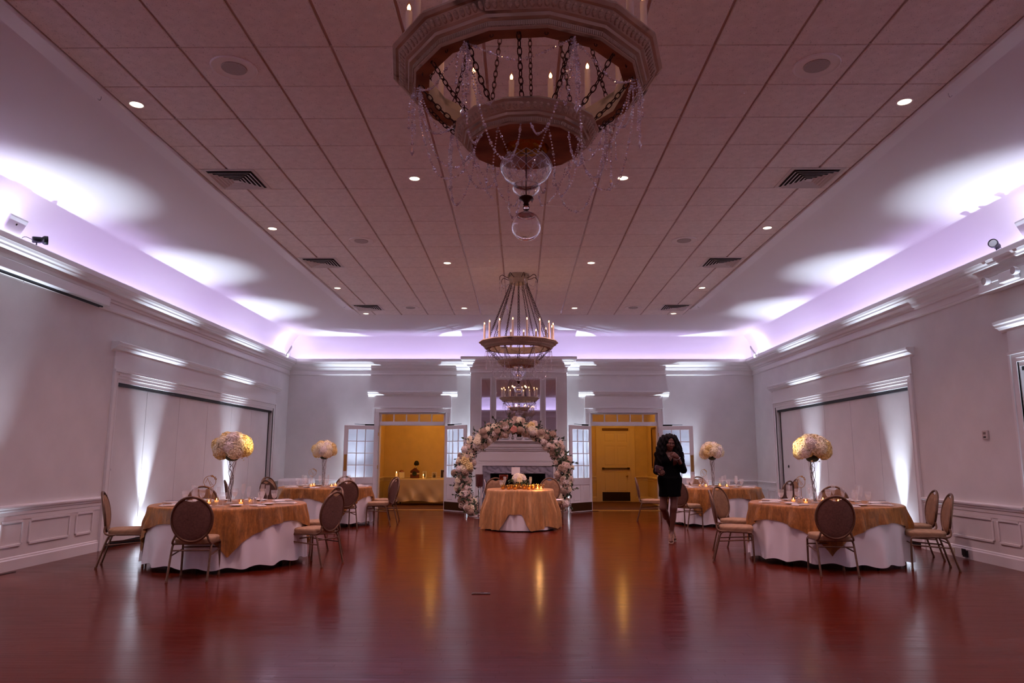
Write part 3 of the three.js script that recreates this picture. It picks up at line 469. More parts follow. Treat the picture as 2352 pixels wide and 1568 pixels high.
// ------------------------------------------------------------------ fireplace front and mirrors
{
  const fp = thing('fireplace_mantel', 'white fireplace mantel with a grey marble slip', 'fireplace', [-.06, 0, BZ]);
  const marble = std({ map: texture(512, 256, (u, v) => { const w = u + .35 * (fbm(u, v, 3, 3, 4, 4) - .5), a = Math.abs(sin((w * 2 + v * 3 + .8 * fbm(u, v, 6, 8, 19, 5)) * 6)), n = .62 + .38 * Math.pow(a, .5), c = fbm(u, v, 16, 16, 3, 4); return [150 * n + 30 * c, 148 * n + 28 * c, 158 * n + 30 * c]; }), roughness: .22 });
  mesh('slip', uvBox(merge([boxAB(-.9, .96, 0, .9, 1.15, .035, .003), boxAB(-.9, 0, 0, -.7, .96, .035, .003), boxAB(.7, 0, 0, .9, .96, .035, .003)])), marble, fp);
  mesh('hearth', uvBox(boxAB(-.95, 0, 0, .95, .018, .42, .004)), marble, fp);
  mesh('surround', [boxAB(-.96, 0, 0, -.9, 1.21, .06, .004), boxAB(.9, 0, 0, .96, 1.21, .06, .004), boxAB(-.9, 1.15, 0, .9, 1.21, .06, .004)], M.trim, fp);
  for (const s of [-1, 1]) mesh('pilaster', [boxAB(s * .96, 0, 0, s * 1.13, 1.22, .05, .004), boxAB(s * .985, .2, .05, s * 1.105, 1.12, .065, .005), boxAB(s * .955, 0, 0, s * 1.14, .16, .07, .004)], M.trim, fp);
  mesh('frieze', [boxAB(-1.13, 1.21, 0, 1.13, 1.53, .06, .004), boxAB(-1.0, 1.27, .06, 1.0, 1.47, .07, .005)], M.trim, fp);
  mesh('shelf', [boxAB(-1.15, 1.53, 0, 1.15, 1.57, .09, .006), boxAB(-1.15, 1.57, 0, 1.15, 1.62, .11, .01), boxAB(-1.15, 1.62, 0, 1.15, 1.76, .13, .01), boxAB(-1.17, 1.76, 0, 1.17, 1.80, .2, .008)], M.trim, fp);
  const mir = (x0, x1, label) => {
    const t = thing('wall_mirror', label, 'mirror', [0, 1.86, BZ]), h = 1.52, f = .03;
    mesh('mirror_glass', boxAB(x0, .02, .002, x1, h - .02, .010), M.mirror, t);
    mesh('frame', [boxAB(x0 - f, 0, 0, x0, h + f, .035, .005), boxAB(x1, 0, 0, x1 + f, h + f, .035, .005), boxAB(x0, h, 0, x1, h + f, .035, .005), boxAB(x0, -.03, 0, x1, .02, .035, .005)], M.trim, t);
  };
  mir(-1.0, -.78, 'narrow wall mirror on the screen side of the wide one'); mir(-.62, .51, 'wide mirror above the mantel showing both chandeliers'); mir(.66, .92, 'narrow wall mirror on the thermostat side of the wide one');
  const orn = series((label) => { const t = thing('ornament', label, 'ornament'); mesh('body', put(lathe([[0, 0], [.05, 0], [.052, .012], [.02, .03], [.018, .06], [.045, .09], [.05, .12], [.03, .15], [.012, .19], [0, .195]], 16)), M.white, t); return t; });
  orn('white mantel ornament, the one under the pink rose', [-.25, 1.80, BZ + .1], 0, 'white ornaments on the mantel'); orn('white mantel ornament nearer the thermostat side', [.08, 1.80, BZ + .1], 0, 'white ornaments on the mantel'); orn('white mantel ornament nearer the screen side', [-.13, 1.80, BZ + .12], .5, 'white ornaments on the mantel');
}
// ------------------------------------------------------------------ chandeliers
{
  const stone = std({ map: texture(512, 512, (u, v) => { const a = fbm(u, v, 5, 5, 61, 5), b = fbm(u, v, 14, 14, 23, 4), d = sstep(.58, .74, fbm(u, v, 4, 8, 88, 4)), n = (.80 + .36 * a) * (1 - .45 * d); return [188 * n + 10 * b, 172 * n + 10 * b, 150 * n]; }), roughness: .75, bumpMap: speck, bumpScale: .001 });
  const timber = std({ map: texture(256, 256, (u, v) => { const a = fbm(u, v, 4, 6, 37, 5); return [158 * (.6 + .6 * a), 108 * (.55 + .65 * a), 74 * (.5 + .7 * a)]; }), roughness: .6 });
  const iron = std({ color: 0x3a2018, roughness: .45, metalness: .75 }), cream = std({ color: 0xe8d8c4, roughness: .5 }), bulbMat = std({ color: 0xffe8c0, emissive: lin(1, .52, .20), emissiveIntensity: 6 });
  const bulbGlass = phy({ color: 0xfff0e0, transmission: 1, roughness: .02, thickness: 0 });
  const N = 14, A0 = 9 * D2R;
  const prism = (prof, uv = 1) => {                      // 14-sided ring from profile [[r, y] ...]
    const t = []; const at = (k, p) => { const a = A0 + k * 2 * PI / N; return [p[0] * sin(a), p[1], p[0] * cos(a)]; };
    for (let k = 0; k < N; k++) for (let i = 0; i + 1 < prof.length; i++) t.push([at(k, prof[i]), at(k + 1, prof[i]), at(k + 1, prof[i + 1]), at(k, prof[i + 1])]);
    return uvBox(poly(t), uv);
  };
  // carved eggs along a facet ring
  const eggs = (r, y, tilt, per, sx, sy, depth) => { const l = []; for (let k = 0; k < N; k++) { const a0 = A0 + k * 2 * PI / N, a1 = a0 + 2 * PI / N; for (let i = 0; i < per; i++) { const f = (i + .5) / per, x = lerp(r * sin(a0), r * sin(a1), f), z = lerp(r * cos(a0), r * cos(a1), f); l.push(put(new THREE.SphereGeometry(1, 7, 5), x, y, z, tilt, (a0 + a1) / 2, 0, sx, sy, depth)); } } return merge(l); };
  const dentils = (r, y, tilt, per, w, h, d) => { const l = []; for (let k = 0; k < N; k++) { const a0 = A0 + k * 2 * PI / N, a1 = a0 + 2 * PI / N; for (let i = 0; i < per; i++) { const f = (i + .5) / per; l.push(put(new THREE.BoxGeometry(w, h, d), lerp(r * sin(a0), r * sin(a1), f), y, lerp(r * cos(a0), r * cos(a1), f), tilt, (a0 + a1) / 2, 0)); } } return merge(l); };
  const link = (() => { const g = new THREE.TorusGeometry(.011, .0028, 5, 12); return flat(g.scale(1, 1.75, 1)); })();
  const chain = (a, b, sag = 0, step = .031) => {
    const c = curve([a, a.clone().lerp(b, .5).add(V(0, -sag, 0)), b]), n = Math.max(2, Math.round(c.getLength() / step)), l = [], q = new THREE.Quaternion(), e = new THREE.Quaternion();
    for (let i = 0; i < n; i++) { const u = (i + .5) / n, p = c.getPointAt(u), t = c.getTangentAt(u); q.setFromUnitVectors(V(0, 1, 0), t); e.setFromAxisAngle(V(0, 1, 0), (i % 2) * PI / 2 + .4); l.push(link.clone().applyMatrix4(new THREE.Matrix4().compose(p, q.clone().multiply(e), V(1, 1, 1)))); }
    return mergeGeometries(l, false);
  };
  const bead = flat(new THREE.IcosahedronGeometry(1, 0)), rb = rngOf(3);
  const beads = (pts, r = .006, step = .0145) => {
    const c = curve(pts), n = Math.max(2, Math.round(c.getLength() / step)), l = [];
    for (let i = 0; i < n; i++) { const p = c.getPointAt((i + .5) / n), s = r * (i % 6 === 3 ? 1.5 : .9); l.push(bead.clone().applyMatrix4(T4(p.x, p.y, p.z, rb() * 6, rb() * 6, 0, s, s * 1.1, s))); }
    return mergeGeometries(l, false);
  };
  const beadMat = phy({ color: 0xfdf8ff, roughness: .03, transmission: .75, ior: 1.6, thickness: .02, specularIntensity: 1 });
  const c = thing('chandelier', 'large stone ring chandelier with crystal beads, nearer of two', 'chandelier', [.03, H, -3.47], 0, 'stone ring chandeliers');
  const RING = -1.281, RS = .55, BS = .55;                                     // ring height below the ceiling (middle)
  mesh('ring', prism([[.52, .08], [.66, .105], [.70, .10], [.705, .075], [.69, .055], [.675, .05], [.64, -.02], [.625, -.03], [.62, -.055], [.60, -.065], [.595, -.115], [.58, -.13], [.565, -.13], [.52, -.125], [.515, .0], [.52, .08]].map(([r, y]) => [r, y * RS + RING]), 1.2), stone, c);
  mesh('carved_band', [eggs(.658, RING + .008, .74, 9, .0125, .021, .008), dentils(.599, RING - .050, .1, 26, .006, .020, .008)], stone, c);
  mesh('ring_underside', prism([[.585, -.131], [.515, -.131]].map(([r, y]) => [r, y * RS + RING]), 2), timber, c);
  const BOWL = -1.608;
  mesh('bowl', prism([[.30, .06], [.345, .09], [.372, .088], [.375, .07], [.362, .055], [.335, .0], [.325, -.008], [.32, -.03], [.305, -.038], [.295, -.075], [.285, -.085]].map(([r, y]) => [r, y * BS + BOWL]), 1.2), stone, c);
  mesh('carved_band', [eggs(.348, BOWL + .016, .75, 5, .012, .017, .007), dentils(.302, BOWL - .031, .25, 14, .005, .015, .006)], stone, c);
  mesh('bowl_plate', [prism([[.285, -.0468], [.12, -.049]].map(([r, y]) => [r, y + BOWL]), 2), ], timber, c);
  mesh('reflector', prism([[.12, -.049], [.105, .0], [.06, .03], [0, .034]].map(([r, y]) => [r, y + BOWL]), 2), std({ color: 0xc8923c, roughness: .25, metalness: 1 }), c);
  // cut-glass bowl, finial, ball
  const gbp = [[.085, .04], [.1, .0], [.125, -.05], [.132, -.085], [.128, -.12], [.105, -.16], [.075, -.185], [.062, -.2], [.066, -.21], [.07, -.225], [.064, -.245], [.04, -.27], [.0, -.285]].map(([r, y]) => [r, y * .8]);
  mesh('glass_bowl', [put(lathe(gbp.slice().reverse().concat(gbp.map(([r, y]) => [Math.max(0, r - .005), y + .004])), 32), 0, BOWL - .084, 0)], M.crystal, c);
  const cuts = []; const gr = (h) => lerp(.104, .131, sin(clamp(h, 0, 1) * PI * .72));
  for (let k = 0; k < 14; k++) for (const s of [-1, 1]) { const p = []; for (let i = 0; i <= 8; i++) { const h = i / 8, a = k / 14 * 2 * PI + s * h * 1.15, y = -.005 - .15 * h, r = h < .55 ? lerp(.102, .134, sin(h / .55 * PI / 2)) : lerp(.134, .112, (h - .55) / .45); p.push([r * sin(a), BOWL - .084 + y * .8, r * cos(a)]); } cuts.push(tube(p, .0016, 12, 4)); }
  mesh('cut_pattern', cuts, beadMat, c);
  mesh('glass_bead_core', [bar(V(0, BOWL - .05, 0), V(0, BOWL - .315, 0), .003), ], iron, c);
  mesh('finial', [put(lathe([[0, .012], [.012, .012], [.035, .0], [.038, -.008], [.022, -.016], [.012, -.03], [.016, -.04], [0, -.045]], 20), 0, BOWL - .31, 0), put(new THREE.TorusGeometry(.014, .003, 6, 16), 0, BOWL - .364, 0), bar(V(0, BOWL - .374, 0), V(0, BOWL - .384, 0), .005)], iron, c);
  mesh('glass_ball', [put(new THREE.SphereGeometry(.076, 32, 24), 0, BOWL - .462, 0), flip(put(new THREE.SphereGeometry(.070, 32, 24), 0, BOWL - .462, 0)), put(lathe([[.012, .0], [.016, .015], [.012, .028], [0, .03]], 16), 0, BOWL - .386, 0)], M.crystal, c);
  mesh('ball_core', put(lathe([[.0, .066], [.045, .062], [.05, .054], [.03, .050]], 24), 0, BOWL - .462, 0), beadMat, c);
  // candles
  const candleG = merge([cyl(.0175, .0175, .29, 0, 0, 0, 14), cyl(.03, .024, .012, 0, 0, 0, 14)]), bulbG = lathe([[0, 0], [.008, .0], [.014, .012], [.0155, .022], [.012, .04], [.005, .058], [0, .066]], 14), coreG = lathe([[0, .006], [.008, .012], [.010, .022], [.007, .034], [0, .046]], 10);
  for (let k = 0; k < 16; k++) {
    const a = (k + .35) / 16 * 2 * PI, x = .615 * sin(a), z = .615 * cos(a), q = mesh('candle', candleG, cream, c); q.position.set(x, RING + .052, z);
    const b = mesh('bulb', bulbG, bulbGlass, q); b.position.y = .29; const f = mesh('filament', coreG, bulbMat, q); f.position.y = .29;
  }
  // chains, hooks, beads
  for (let k = 0; k < N; k++) { const a = A0 + (k + .5) * 2 * PI / N; mesh('chain', chain(V(.15 * sin(a), -.17, .15 * cos(a)), V(.57 * sin(a), RING + .045, .57 * cos(a))), iron, c); mesh('chain', chain(V(.55 * sin(a), RING - .072, .55 * cos(a)), V(.345 * sin(a), BOWL + .05, .345 * cos(a)), .015), iron, c); }
  const hooks = []; for (let k = 0; k < N * 2; k++) { const a = A0 + k * PI / N; hooks.push(put(new THREE.TorusGeometry(.008, .0022, 5, 10), .553 * sin(a), RING - .076, .553 * cos(a), 0, a)); } mesh('hooks', hooks, iron, c);
  const P = (r, y, a) => V(r * sin(a), y, r * cos(a));
  for (let k = 0; k < 7; k++) {
    const a = A0 + (2 * k + .5) * 2 * PI / N, b = a + 4 * PI / N, m = (a + b) / 2, y = RING - .08, B = BOWL - .046;
    mesh('bead_strand', beads([P(.55, y, a), P(.55, y - .08, lerp(a, b, .25)), P(.54, y - .12, m), P(.55, y - .08, lerp(a, b, .75)), P(.55, y, b)]), beadMat, c);
    mesh('bead_strand', beads([P(.555, y, a), P(.54, y - .22, a + .06), P(.47, B - .19, a + .18), P(.38, B - .22, a + .30), P(.31, B - .11, a + .38), P(.285, B, a + .42)]), beadMat, c);
    mesh('bead_strand', beads([P(.55, y, a), P(.52, y - .18, a - .05), P(.45, B - .06, a - .14), P(.36, B - .09, a - .24), P(.285, B, a - .32)]), beadMat, c);
    mesh('bead_strand', beads([P(.555, y, a), P(.5, y - .15, a + .02), P(.43, BOWL - .0, a + .06), P(.37, BOWL + .045, a + .1)]), beadMat, c);
    mesh('bead_tassel', [beads([P(.575, y, a), P(.585, y - .12, a), P(.58, y - .33, a)], .006), beads([P(.56, y, a), P(.575, y - .13, a + .03), P(.568, y - .27, a + .04)], .0055), beads([P(.57, y, a), P(.60, y - .1, a - .03), P(.60, y - .22, a - .04)], .0055), put(new THREE.OctahedronGeometry(.012), .58 * sin(a), y - .35, .58 * cos(a), 0, .4, 0, 1, 2.1, 1)], beadMat, c);
    mesh('bead_strand', beads([P(.28, B, a), P(.24, B - .17, lerp(a, b, .25)), P(.18, B - .25, m), P(.24, B - .17, lerp(a, b, .75)), P(.28, B, b)], .005), beadMat, c);
  }
  // canopy with hooked arms
  mesh('canopy', prism([[0, 0], [.19, 0], [.2, -.03], [.19, -.07], [.165, -.09], [.16, -.15], [.14, -.17], [0, -.172]], 1.2), stone, c);
  for (let k = 0; k < 8; k++) { const a = k / 8 * 2 * PI + .2; mesh('arm', tube([P(.17, -.08, a), P(.24, -.06, a), P(.30, -.03, a), P(.345, -.06, a), P(.35, -.12, a)], .006, 18, 6), iron, c); mesh('bead_tassel', [beads([P(.35, -.125, a), P(.35, -.33, a)], .006), beads([P(.35, -.125, a), P(.28, -.24, a + .2), P(.18, -.17, a + .39)], .0055)], beadMat, c); }
  for (let k = 0; k < 4; k++) { const a = (k + .5) * PI / 2, l = new THREE.PointLight(lin(...BULB_COLOR), BULB); l.name = 'bulb_glow'; l.position.set(.30 * sin(a), RING + .44, .30 * cos(a)); l.shadow.radius = 1; l.castShadow = true; c.add(l); }
  const far = copy(c, 'large stone ring chandelier in front of the fireplace mirrors', [-.03, H, -12.45], .1);
}

// ------------------------------------------------------------------ banquet chairs
const weave = texture(256, 256, (u, v) => { const a = ((u * 64 | 0) + (v * 64 | 0)) % 2, n = .9 + .12 * a + .25 * (fbm(u, v, 10, 10, 71, 4) - .5); return [172 * n, 138 * n, 104 * n]; });
const weaveBump = texture(256, 256, (u, v) => grey(120 + 70 * sin(u * 2 * PI * 64) * sin(v * 2 * PI * 64) + 40 * (fbm(u, v, 30, 30, 2, 2) - .5)), false);
const darkWeave = texture(256, 256, (u, v) => { const n = .85 + .3 * fbm(u, v, 24, 24, 33, 3); return [112 * n, 80 * n, 66 * n]; });
M.seat = std({ map: weave, bumpMap: weaveBump, bumpScale: .0015, roughness: .85 });
M.backFabric = std({ map: weave, color: 0xd8ccc4, bumpMap: weaveBump, bumpScale: .0015, roughness: .85 });
M.rearFabric = std({ map: darkWeave, bumpMap: weaveBump, bumpScale: .001, roughness: .8 });
M.chairMetal = std({ map: texture(128, 128, (u, v) => { const n = .8 + .5 * fbm(u, v, 20, 20, 44, 3), g = hash(u * 128 | 0, v * 128 | 0, 8) > .93 ? 1.5 : 1; return [104 * n * g, 78 * n * g, 60 * n * g]; }), roughness: .4, metalness: .55 });
const makeChair = series((label) => {                   // faces -z, seat centre above the origin
  const t = thing('banquet_chair', label, 'chair');
  const cy = .675, rx = .205, ry = .232, tilt = .17, bz = .215;
  const B = (x, y, d = 0) => V(x, y, bz + (y - .45) * Math.tan(tilt) + d + .03 * (1 - (x / .22) ** 2) * .9);   // a point of the back at height y
  const ov = []; for (let k = 0; k < 40; k++) { const a = k / 40 * 2 * PI; ov.push(B((rx + .014) * sin(a), cy + (ry + .014) * cos(a))); }
  const supp = (s) => { const p = [B(s * .165, .51), B(s * .178, .475, .012), V(s * .196, .43, .235), V(s * .205, .405, .20), V(s * .207, .398, .12)]; return tube(p, .0125, 16, 8); };
  mesh('back_frame', [put(new THREE.TubeGeometry(curve(ov, true), 64, .0155, 8, true)), supp(-1), supp(1)], M.chairMetal, t);
  const padOutline = (k, r = 1) => { const a = k * 2 * PI, x = rx * r * sin(a); let y = ry * r * cos(a); if (cos(a) > 0 && Math.abs(x) < .066) y = Math.min(y, ry - .044 + .030 * (x / .066) ** 2 - (1 - r) * ry); return [x, y + cy]; };
  const pad = (off, puff) => grid(48, 7, (u, v) => { const [x, y] = padOutline(u, v), p = B(x, y, off + puff * Math.sqrt(Math.max(0, 1 - v ** 4))); return [p.x, p.y, p.z, x * 3, y * 3]; }, true);
  mesh('backrest', pad(-.004, -.028), M.backFabric, t); mesh('back_panel', pad(.004, .012), M.rearFabric, t);
  const seatG = grid(56, 10, (u, v) => {                // cushion: rounded outline, domed top, down to the rim and under
    const a = u * 2 * PI, e = .30, c = cos(a), s = sin(a), ox = Math.sign(s) * Math.pow(Math.abs(s), e * 1.6) * .222, oz = Math.sign(c) * Math.pow(Math.abs(c), e * 1.6) * .225;
    const r = v < .5 ? v / .5 * .90 : v < .8 ? lerp(.90, 1, sin((v - .5) / .3 * PI / 2)) : lerp(1, .96, (v - .8) / .2), y = v < .5 ? .476 - .010 * (v / .5) ** 2 : v < .8 ? lerp(.466, .44, 1 - cos((v - .5) / .3 * PI / 2)) : lerp(.44, .402, (v - .8) / .2);
    return [ox * r * (1 - .05 * (oz > 0 ? 1 : 0)), y, oz * r - .01, ox * r * 3, oz * r * 3 + y * 3];
  }, true);
  mesh('seat', seatG, M.seat, t); mesh('seat_frame', [box(.40, .016, .40, 0, .398, -.01, .005), box(.02, .02, .40, -.2, .40, -.01, .006), box(.02, .02, .40, .2, .40, -.01, .006)], M.chairMetal, t);
  for (const s of [-1, 1]) {
    const f = tube([V(s * .202, .40, .10), V(s * .205, .395, -.12), V(s * .207, .385, -.19), V(s * .208, .35, -.212), V(s * .210, .02, -.222)], .0125, 22, 8); mesh('leg', [f, cyl(.016, .015, .022, s * .2102, 0, -.2222, 10)], M.chairMetal, t);
    const r = tube([V(s * .205, .40, .12), V(s * .207, .388, .17), V(s * .209, .33, .205), V(s * .213, .02, .292)], .0125, 20, 8); mesh('leg', [r, cyl(.016, .015, .022, s * .2132, 0, .296, 10)], M.chairMetal, t);
    mesh('stretcher', bar(V(s * .209, .30, -.213), V(s * .21, .275, .218), .0085), M.chairMetal, t);
  }
  mesh('stretcher', [bar(V(-.209, .33, .207), V(.209, .33, .207), .0085), bar(V(-.209, .32, -.213), V(.209, .32, -.213), .0085)], M.chairMetal, t);
  return t;
});
{
  const deg = (dx, dz) => Math.atan2(-dx, -dz), to = (k, x, z) => deg(TABLES[k].c[0] - x, TABLES[k].c[1] - z);
  const C = [
    ['a', -3.74, -8.48, 9 * D2R, 'chair seen from behind, drawn up to the front table by the screen wall'],
    ['a', -5.06, -9.42, -68 * D2R, 'chair seen side-on between the panelled wainscot and the front table by the screen wall'],
    ['a', -2.67, -9.56, 66 * D2R, 'chair in profile on the aisle side of the front table by the screen wall'],
    ['a', -2.93, -10.6, null, 'chair with lit back pad behind the aisle-side chair, front table by the screen wall'],
    ['a', -4.66, -10.80, null, 'chair behind the table number on the front table by the screen wall'],
    ['c', -5.35, -13.95, -62 * D2R, 'chair seen edge-on behind the front table, next to the folding wall on the screen side'],
    ['c', -4.66, -14.0, null, 'chair with its back to the camera at the screen-wall corner of the rear table'],
    ['c', -5.28, -15.75, null, 'chair in front of the far jamb of the screen-side folding wall'],
    ['c', -3.42, -14.02, null, 'chair with its back to camera, doorway side of the rear table by the screen wall'],
    ['c', -4.02, -16.35, null, 'chair on the far side of the rear table by the screen wall'],
    ['c', -2.86, -14.95, 80 * D2R, 'chair at the gift-table doorway, front of the two, rear table by the screen wall'],
    ['c', -3.0, -15.95, null, 'chair at the gift-table doorway, farther of the two, rear table by the screen wall'],
    ['b', 3.77, -9.01, -6 * D2R, 'chair seen from behind, drawn up to the front table by the thermostat wall'],
    ['b', 2.92, -10.02, -105 * D2R, 'chair on the aisle side of the front table by the thermostat wall, seat toward camera'],
    ['b', 3.27, -11.1, null, 'chair with lit oval back between the two tables on the thermostat side'],
    ['b', 5.5, -10.35, 78 * D2R, 'chair against the wainscot below the thermostat, farther of the two'],
    ['b', 5.16, -9.42, 73 * D2R, 'chair seen edge-on below the thermostat, nearer of the two'],
    ['b', 4.82, -11.34, null, 'chair behind the front table by the thermostat wall, beside the tall vase'],
    ['d', 5.02, -14.4, null, 'chair with its back to the camera beside the folding wall on the thermostat side'],
    ['d', 5.5, -15.4, null, 'chair half hidden at the far jamb of the thermostat-side folding wall'],
    ['d', 3.29, -14.5, -48 * D2R, 'chair just behind the woman in black, rear table by the thermostat wall'],
    ['d', 4.15, -16.75, null, 'chair on the far side of the rear table by the thermostat wall'],
    ['d', 2.86, -16.05, -100 * D2R, 'chair at the panelled-door doorway beside the woman'],
  ];
  for (const [k, x, z, t, label] of C) makeChair(label, [x, 0, z], t ?? to(k, x, z), 'banquet chairs round the round tables');
  makeChair('chair behind the sweetheart table, on the side of the gift table', [-.55, 0, -15.42], PI - .06, 'banquet chairs at the sweetheart table'); makeChair('chair behind the sweetheart table, on the side of the panelled door', [.66, 0, -15.45], PI + .08, 'banquet chairs at the sweetheart table');
}
// ------------------------------------------------------------------ tables, cloths
const goldMap = texture(1024, 1024, (u, v) => {
  const w = u + .05 * (fbm(u, v, 5, 5, 3, 3) - .5), cr = fbm(w, v, 60, 9, 51, 4), d = fbm(u, v, 14, 14, 70, 4), s = sstep(.44, .6, d), fine = noise(u, v, 170, 60, 6), n = .78 + .42 * (cr - .3) + .09 * s + .14 * (fine - .5);
  return [180 * n, 120 * n, 54 * n];
});
const goldBump = texture(1024, 1024, (u, v) => grey(255 * (.6 * fbm(u, v, 52, 8, 51, 4) + .4 * fbm(u, v, 40, 40, 20, 3))), false);
M.gold = phy({ map: goldMap, bumpMap: goldBump, bumpScale: .006, roughness: .48, side: THREE.DoubleSide });
M.linen = std({ color: 0xf0edec, roughness: .85, bumpMap: weaveBump, bumpScale: .0004, side: THREE.DoubleSide });
function skirt(R, folds, seed, flare, amp, g0, g1) {    // radius of a hanging cloth at angle a, d below the rim
  const rnd = rngOf(seed), p = [rnd() * 6, rnd() * 6, rnd() * 6, rnd() * 6];
  return (a, d) => { const w = Math.pow(.5 + .5 * sin(a * folds + p[0] + .9 * sin(a * 3 + p[1]) + .5 * sin(a * 5 + p[3])), 2.4) - .3 + .3 * sin(a * (folds * .53 | 0) + p[2]); return R + .017 * (1 - Math.exp(-d / .02)) + flare * d + amp * w * sstep(g0, g1, d); };
}
function clothDrop(R, top, len, rad, under, uvs = 1) {  // round top, then the skirt; never inside the cloth under it
  const nu = 300, nt = 5, nd = 18;
  return grid(nu, nt + nd, (u, v) => {
    const a = u * 2 * PI, j = Math.round(v * (nt + nd));
    if (j <= nt) { const r = R * j / nt; return [r * sin(a), top, r * cos(a), a * R * uvs, r * uvs]; }
    const f = (j - nt) / nd, d = f * len(a); let r = rad(a, d); if (under) r = Math.max(r, under(a, d) + .012);
    return [r * sin(a), top - Math.max(0, d - .012 * (1 - Math.exp(-d / .012))), r * cos(a), a * R * uvs, (R + d) * uvs];
  }, true);
}
const square = (half, R, turn, most) => (a) => Math.min(most, Math.max(.08, half / Math.max(Math.abs(cos(a - turn)), Math.abs(sin(a - turn))) * (1 - .05 * Math.pow(Math.abs(sin(2 * (a - turn))), 6)) - R));
{
  const legMat = std({ color: 0x1a1410, roughness: .5, metalness: .4 }), wood = std({ color: 0x6a4a30, roughness: .6 });
  let seed = 40;
  for (const k of 'abcd') {
    const T = TABLES[k], [x, z] = T.c, front = k < 'c', r = T.r;
    const t = thing('banquet_table', 'round banquet table under cloths, ' + T.name, 'table', [x, 0, z], .3 * seed, 'round banquet tables');
    mesh('table_top', put(lathe([[0, .722], [r - .01, .722], [r, .728], [r, .742], [r - .006, .747], [0, .747]], 48)), wood, t);
    for (let q = 0; q < 4; q++) { const a = q * PI / 2 + .5; mesh('leg', [tube([V(.42 * sin(a), .72, .42 * cos(a)), V(.62 * sin(a), .66, .62 * cos(a)), V(.72 * sin(a), .3, .72 * cos(a)), V(.74 * sin(a), .02, .74 * cos(a))], .016, 14, 8), cyl(.02, .02, .025, .741 * sin(a), 0, .741 * cos(a), 10)], legMat, t); }
    mesh('rail', [bar(V(-.5, .68, 0), V(.5, .68, 0), .014), bar(V(0, .67, -.5), V(0, .67, .5), .014)], legMat, t);
    const rnd = rngOf(seed), p = rnd() * 6, hem = .70;
    const white = skirt(r + .004, 17, seed++, .03, .05, .16, .66), u = mesh('tablecloth', clothDrop(r + .004, .752, (a) => hem - .014 * sin(a * 3 + p) - .014 * sin(a * 17 + p * 2), white, null, 2), M.linen); u.position.set(x, 0, z);
    tag(u, 'white floor-length cloth on the ' + T.name, 'tablecloth', 'white cloths on the round tables');
    const o = mesh('table_overlay', clothDrop(r + .012, .757, square(1.16 * r / .96, r, T.turn, .70), skirt(r + .012, 21, seed++, .05, .07, .01, .26), white, .8), M.gold); o.position.set(x, 0, z);
    tag(o, 'square gold overlay with hanging corners on the ' + T.name, 'tablecloth', 'gold overlays on the round tables');
  }
  // sweetheart table
  const t = thing('sweetheart_table', 'small round sweetheart table in front of the flower arch', 'table', [0, 0, -14.3]); mesh('table_top', put(lathe([[0, .722], [.62, .722], [.63, .735], [.62, .747], [0, .747]], 40)), wood, t); mesh('pedestal', put(lathe([[.30, 0], [.30, .02], [.06, .05], [.045, .2], [.045, .66], [.2, .722], [0, .722]], 20)), legMat, t);
  const white = skirt(.632, 12, 91, .04, .03, .1, .6), u = mesh('tablecloth', clothDrop(.632, .752, () => .744, white, null, 2), M.linen); u.position.set(0, 0, -14.3); tag(u, 'white cloth showing at the foot of the sweetheart table', 'tablecloth');
  const burlap = std({ map: texture(512, 512, (q, v) => { const cr = fbm(q, v, 40, 6, 15, 4), w = noise(q, v, 220, 30, 3), n = .76 + .32 * cr + .12 * (w - .5); return [206 * n, 152 * n, 92 * n]; }), bumpMap: goldBump, bumpScale: .004, roughness: .6, side: THREE.DoubleSide });
  const o = mesh('table_overlay', clothDrop(.640, .757, (a) => { const q = a > PI ? a - 2 * PI : a; return .744 - .29 * sstep(.40, .16, Math.abs(q + .14)) - .06 * sstep(.3, .05, Math.abs(q - .8)); }, skirt(.640, 17, 97, .07, .13, .02, .5), white, .8), burlap); o.position.set(0, 0, -14.3); tag(o, 'gold burlap-like overlay reaching the floor on the sweetheart table', 'tablecloth');
}
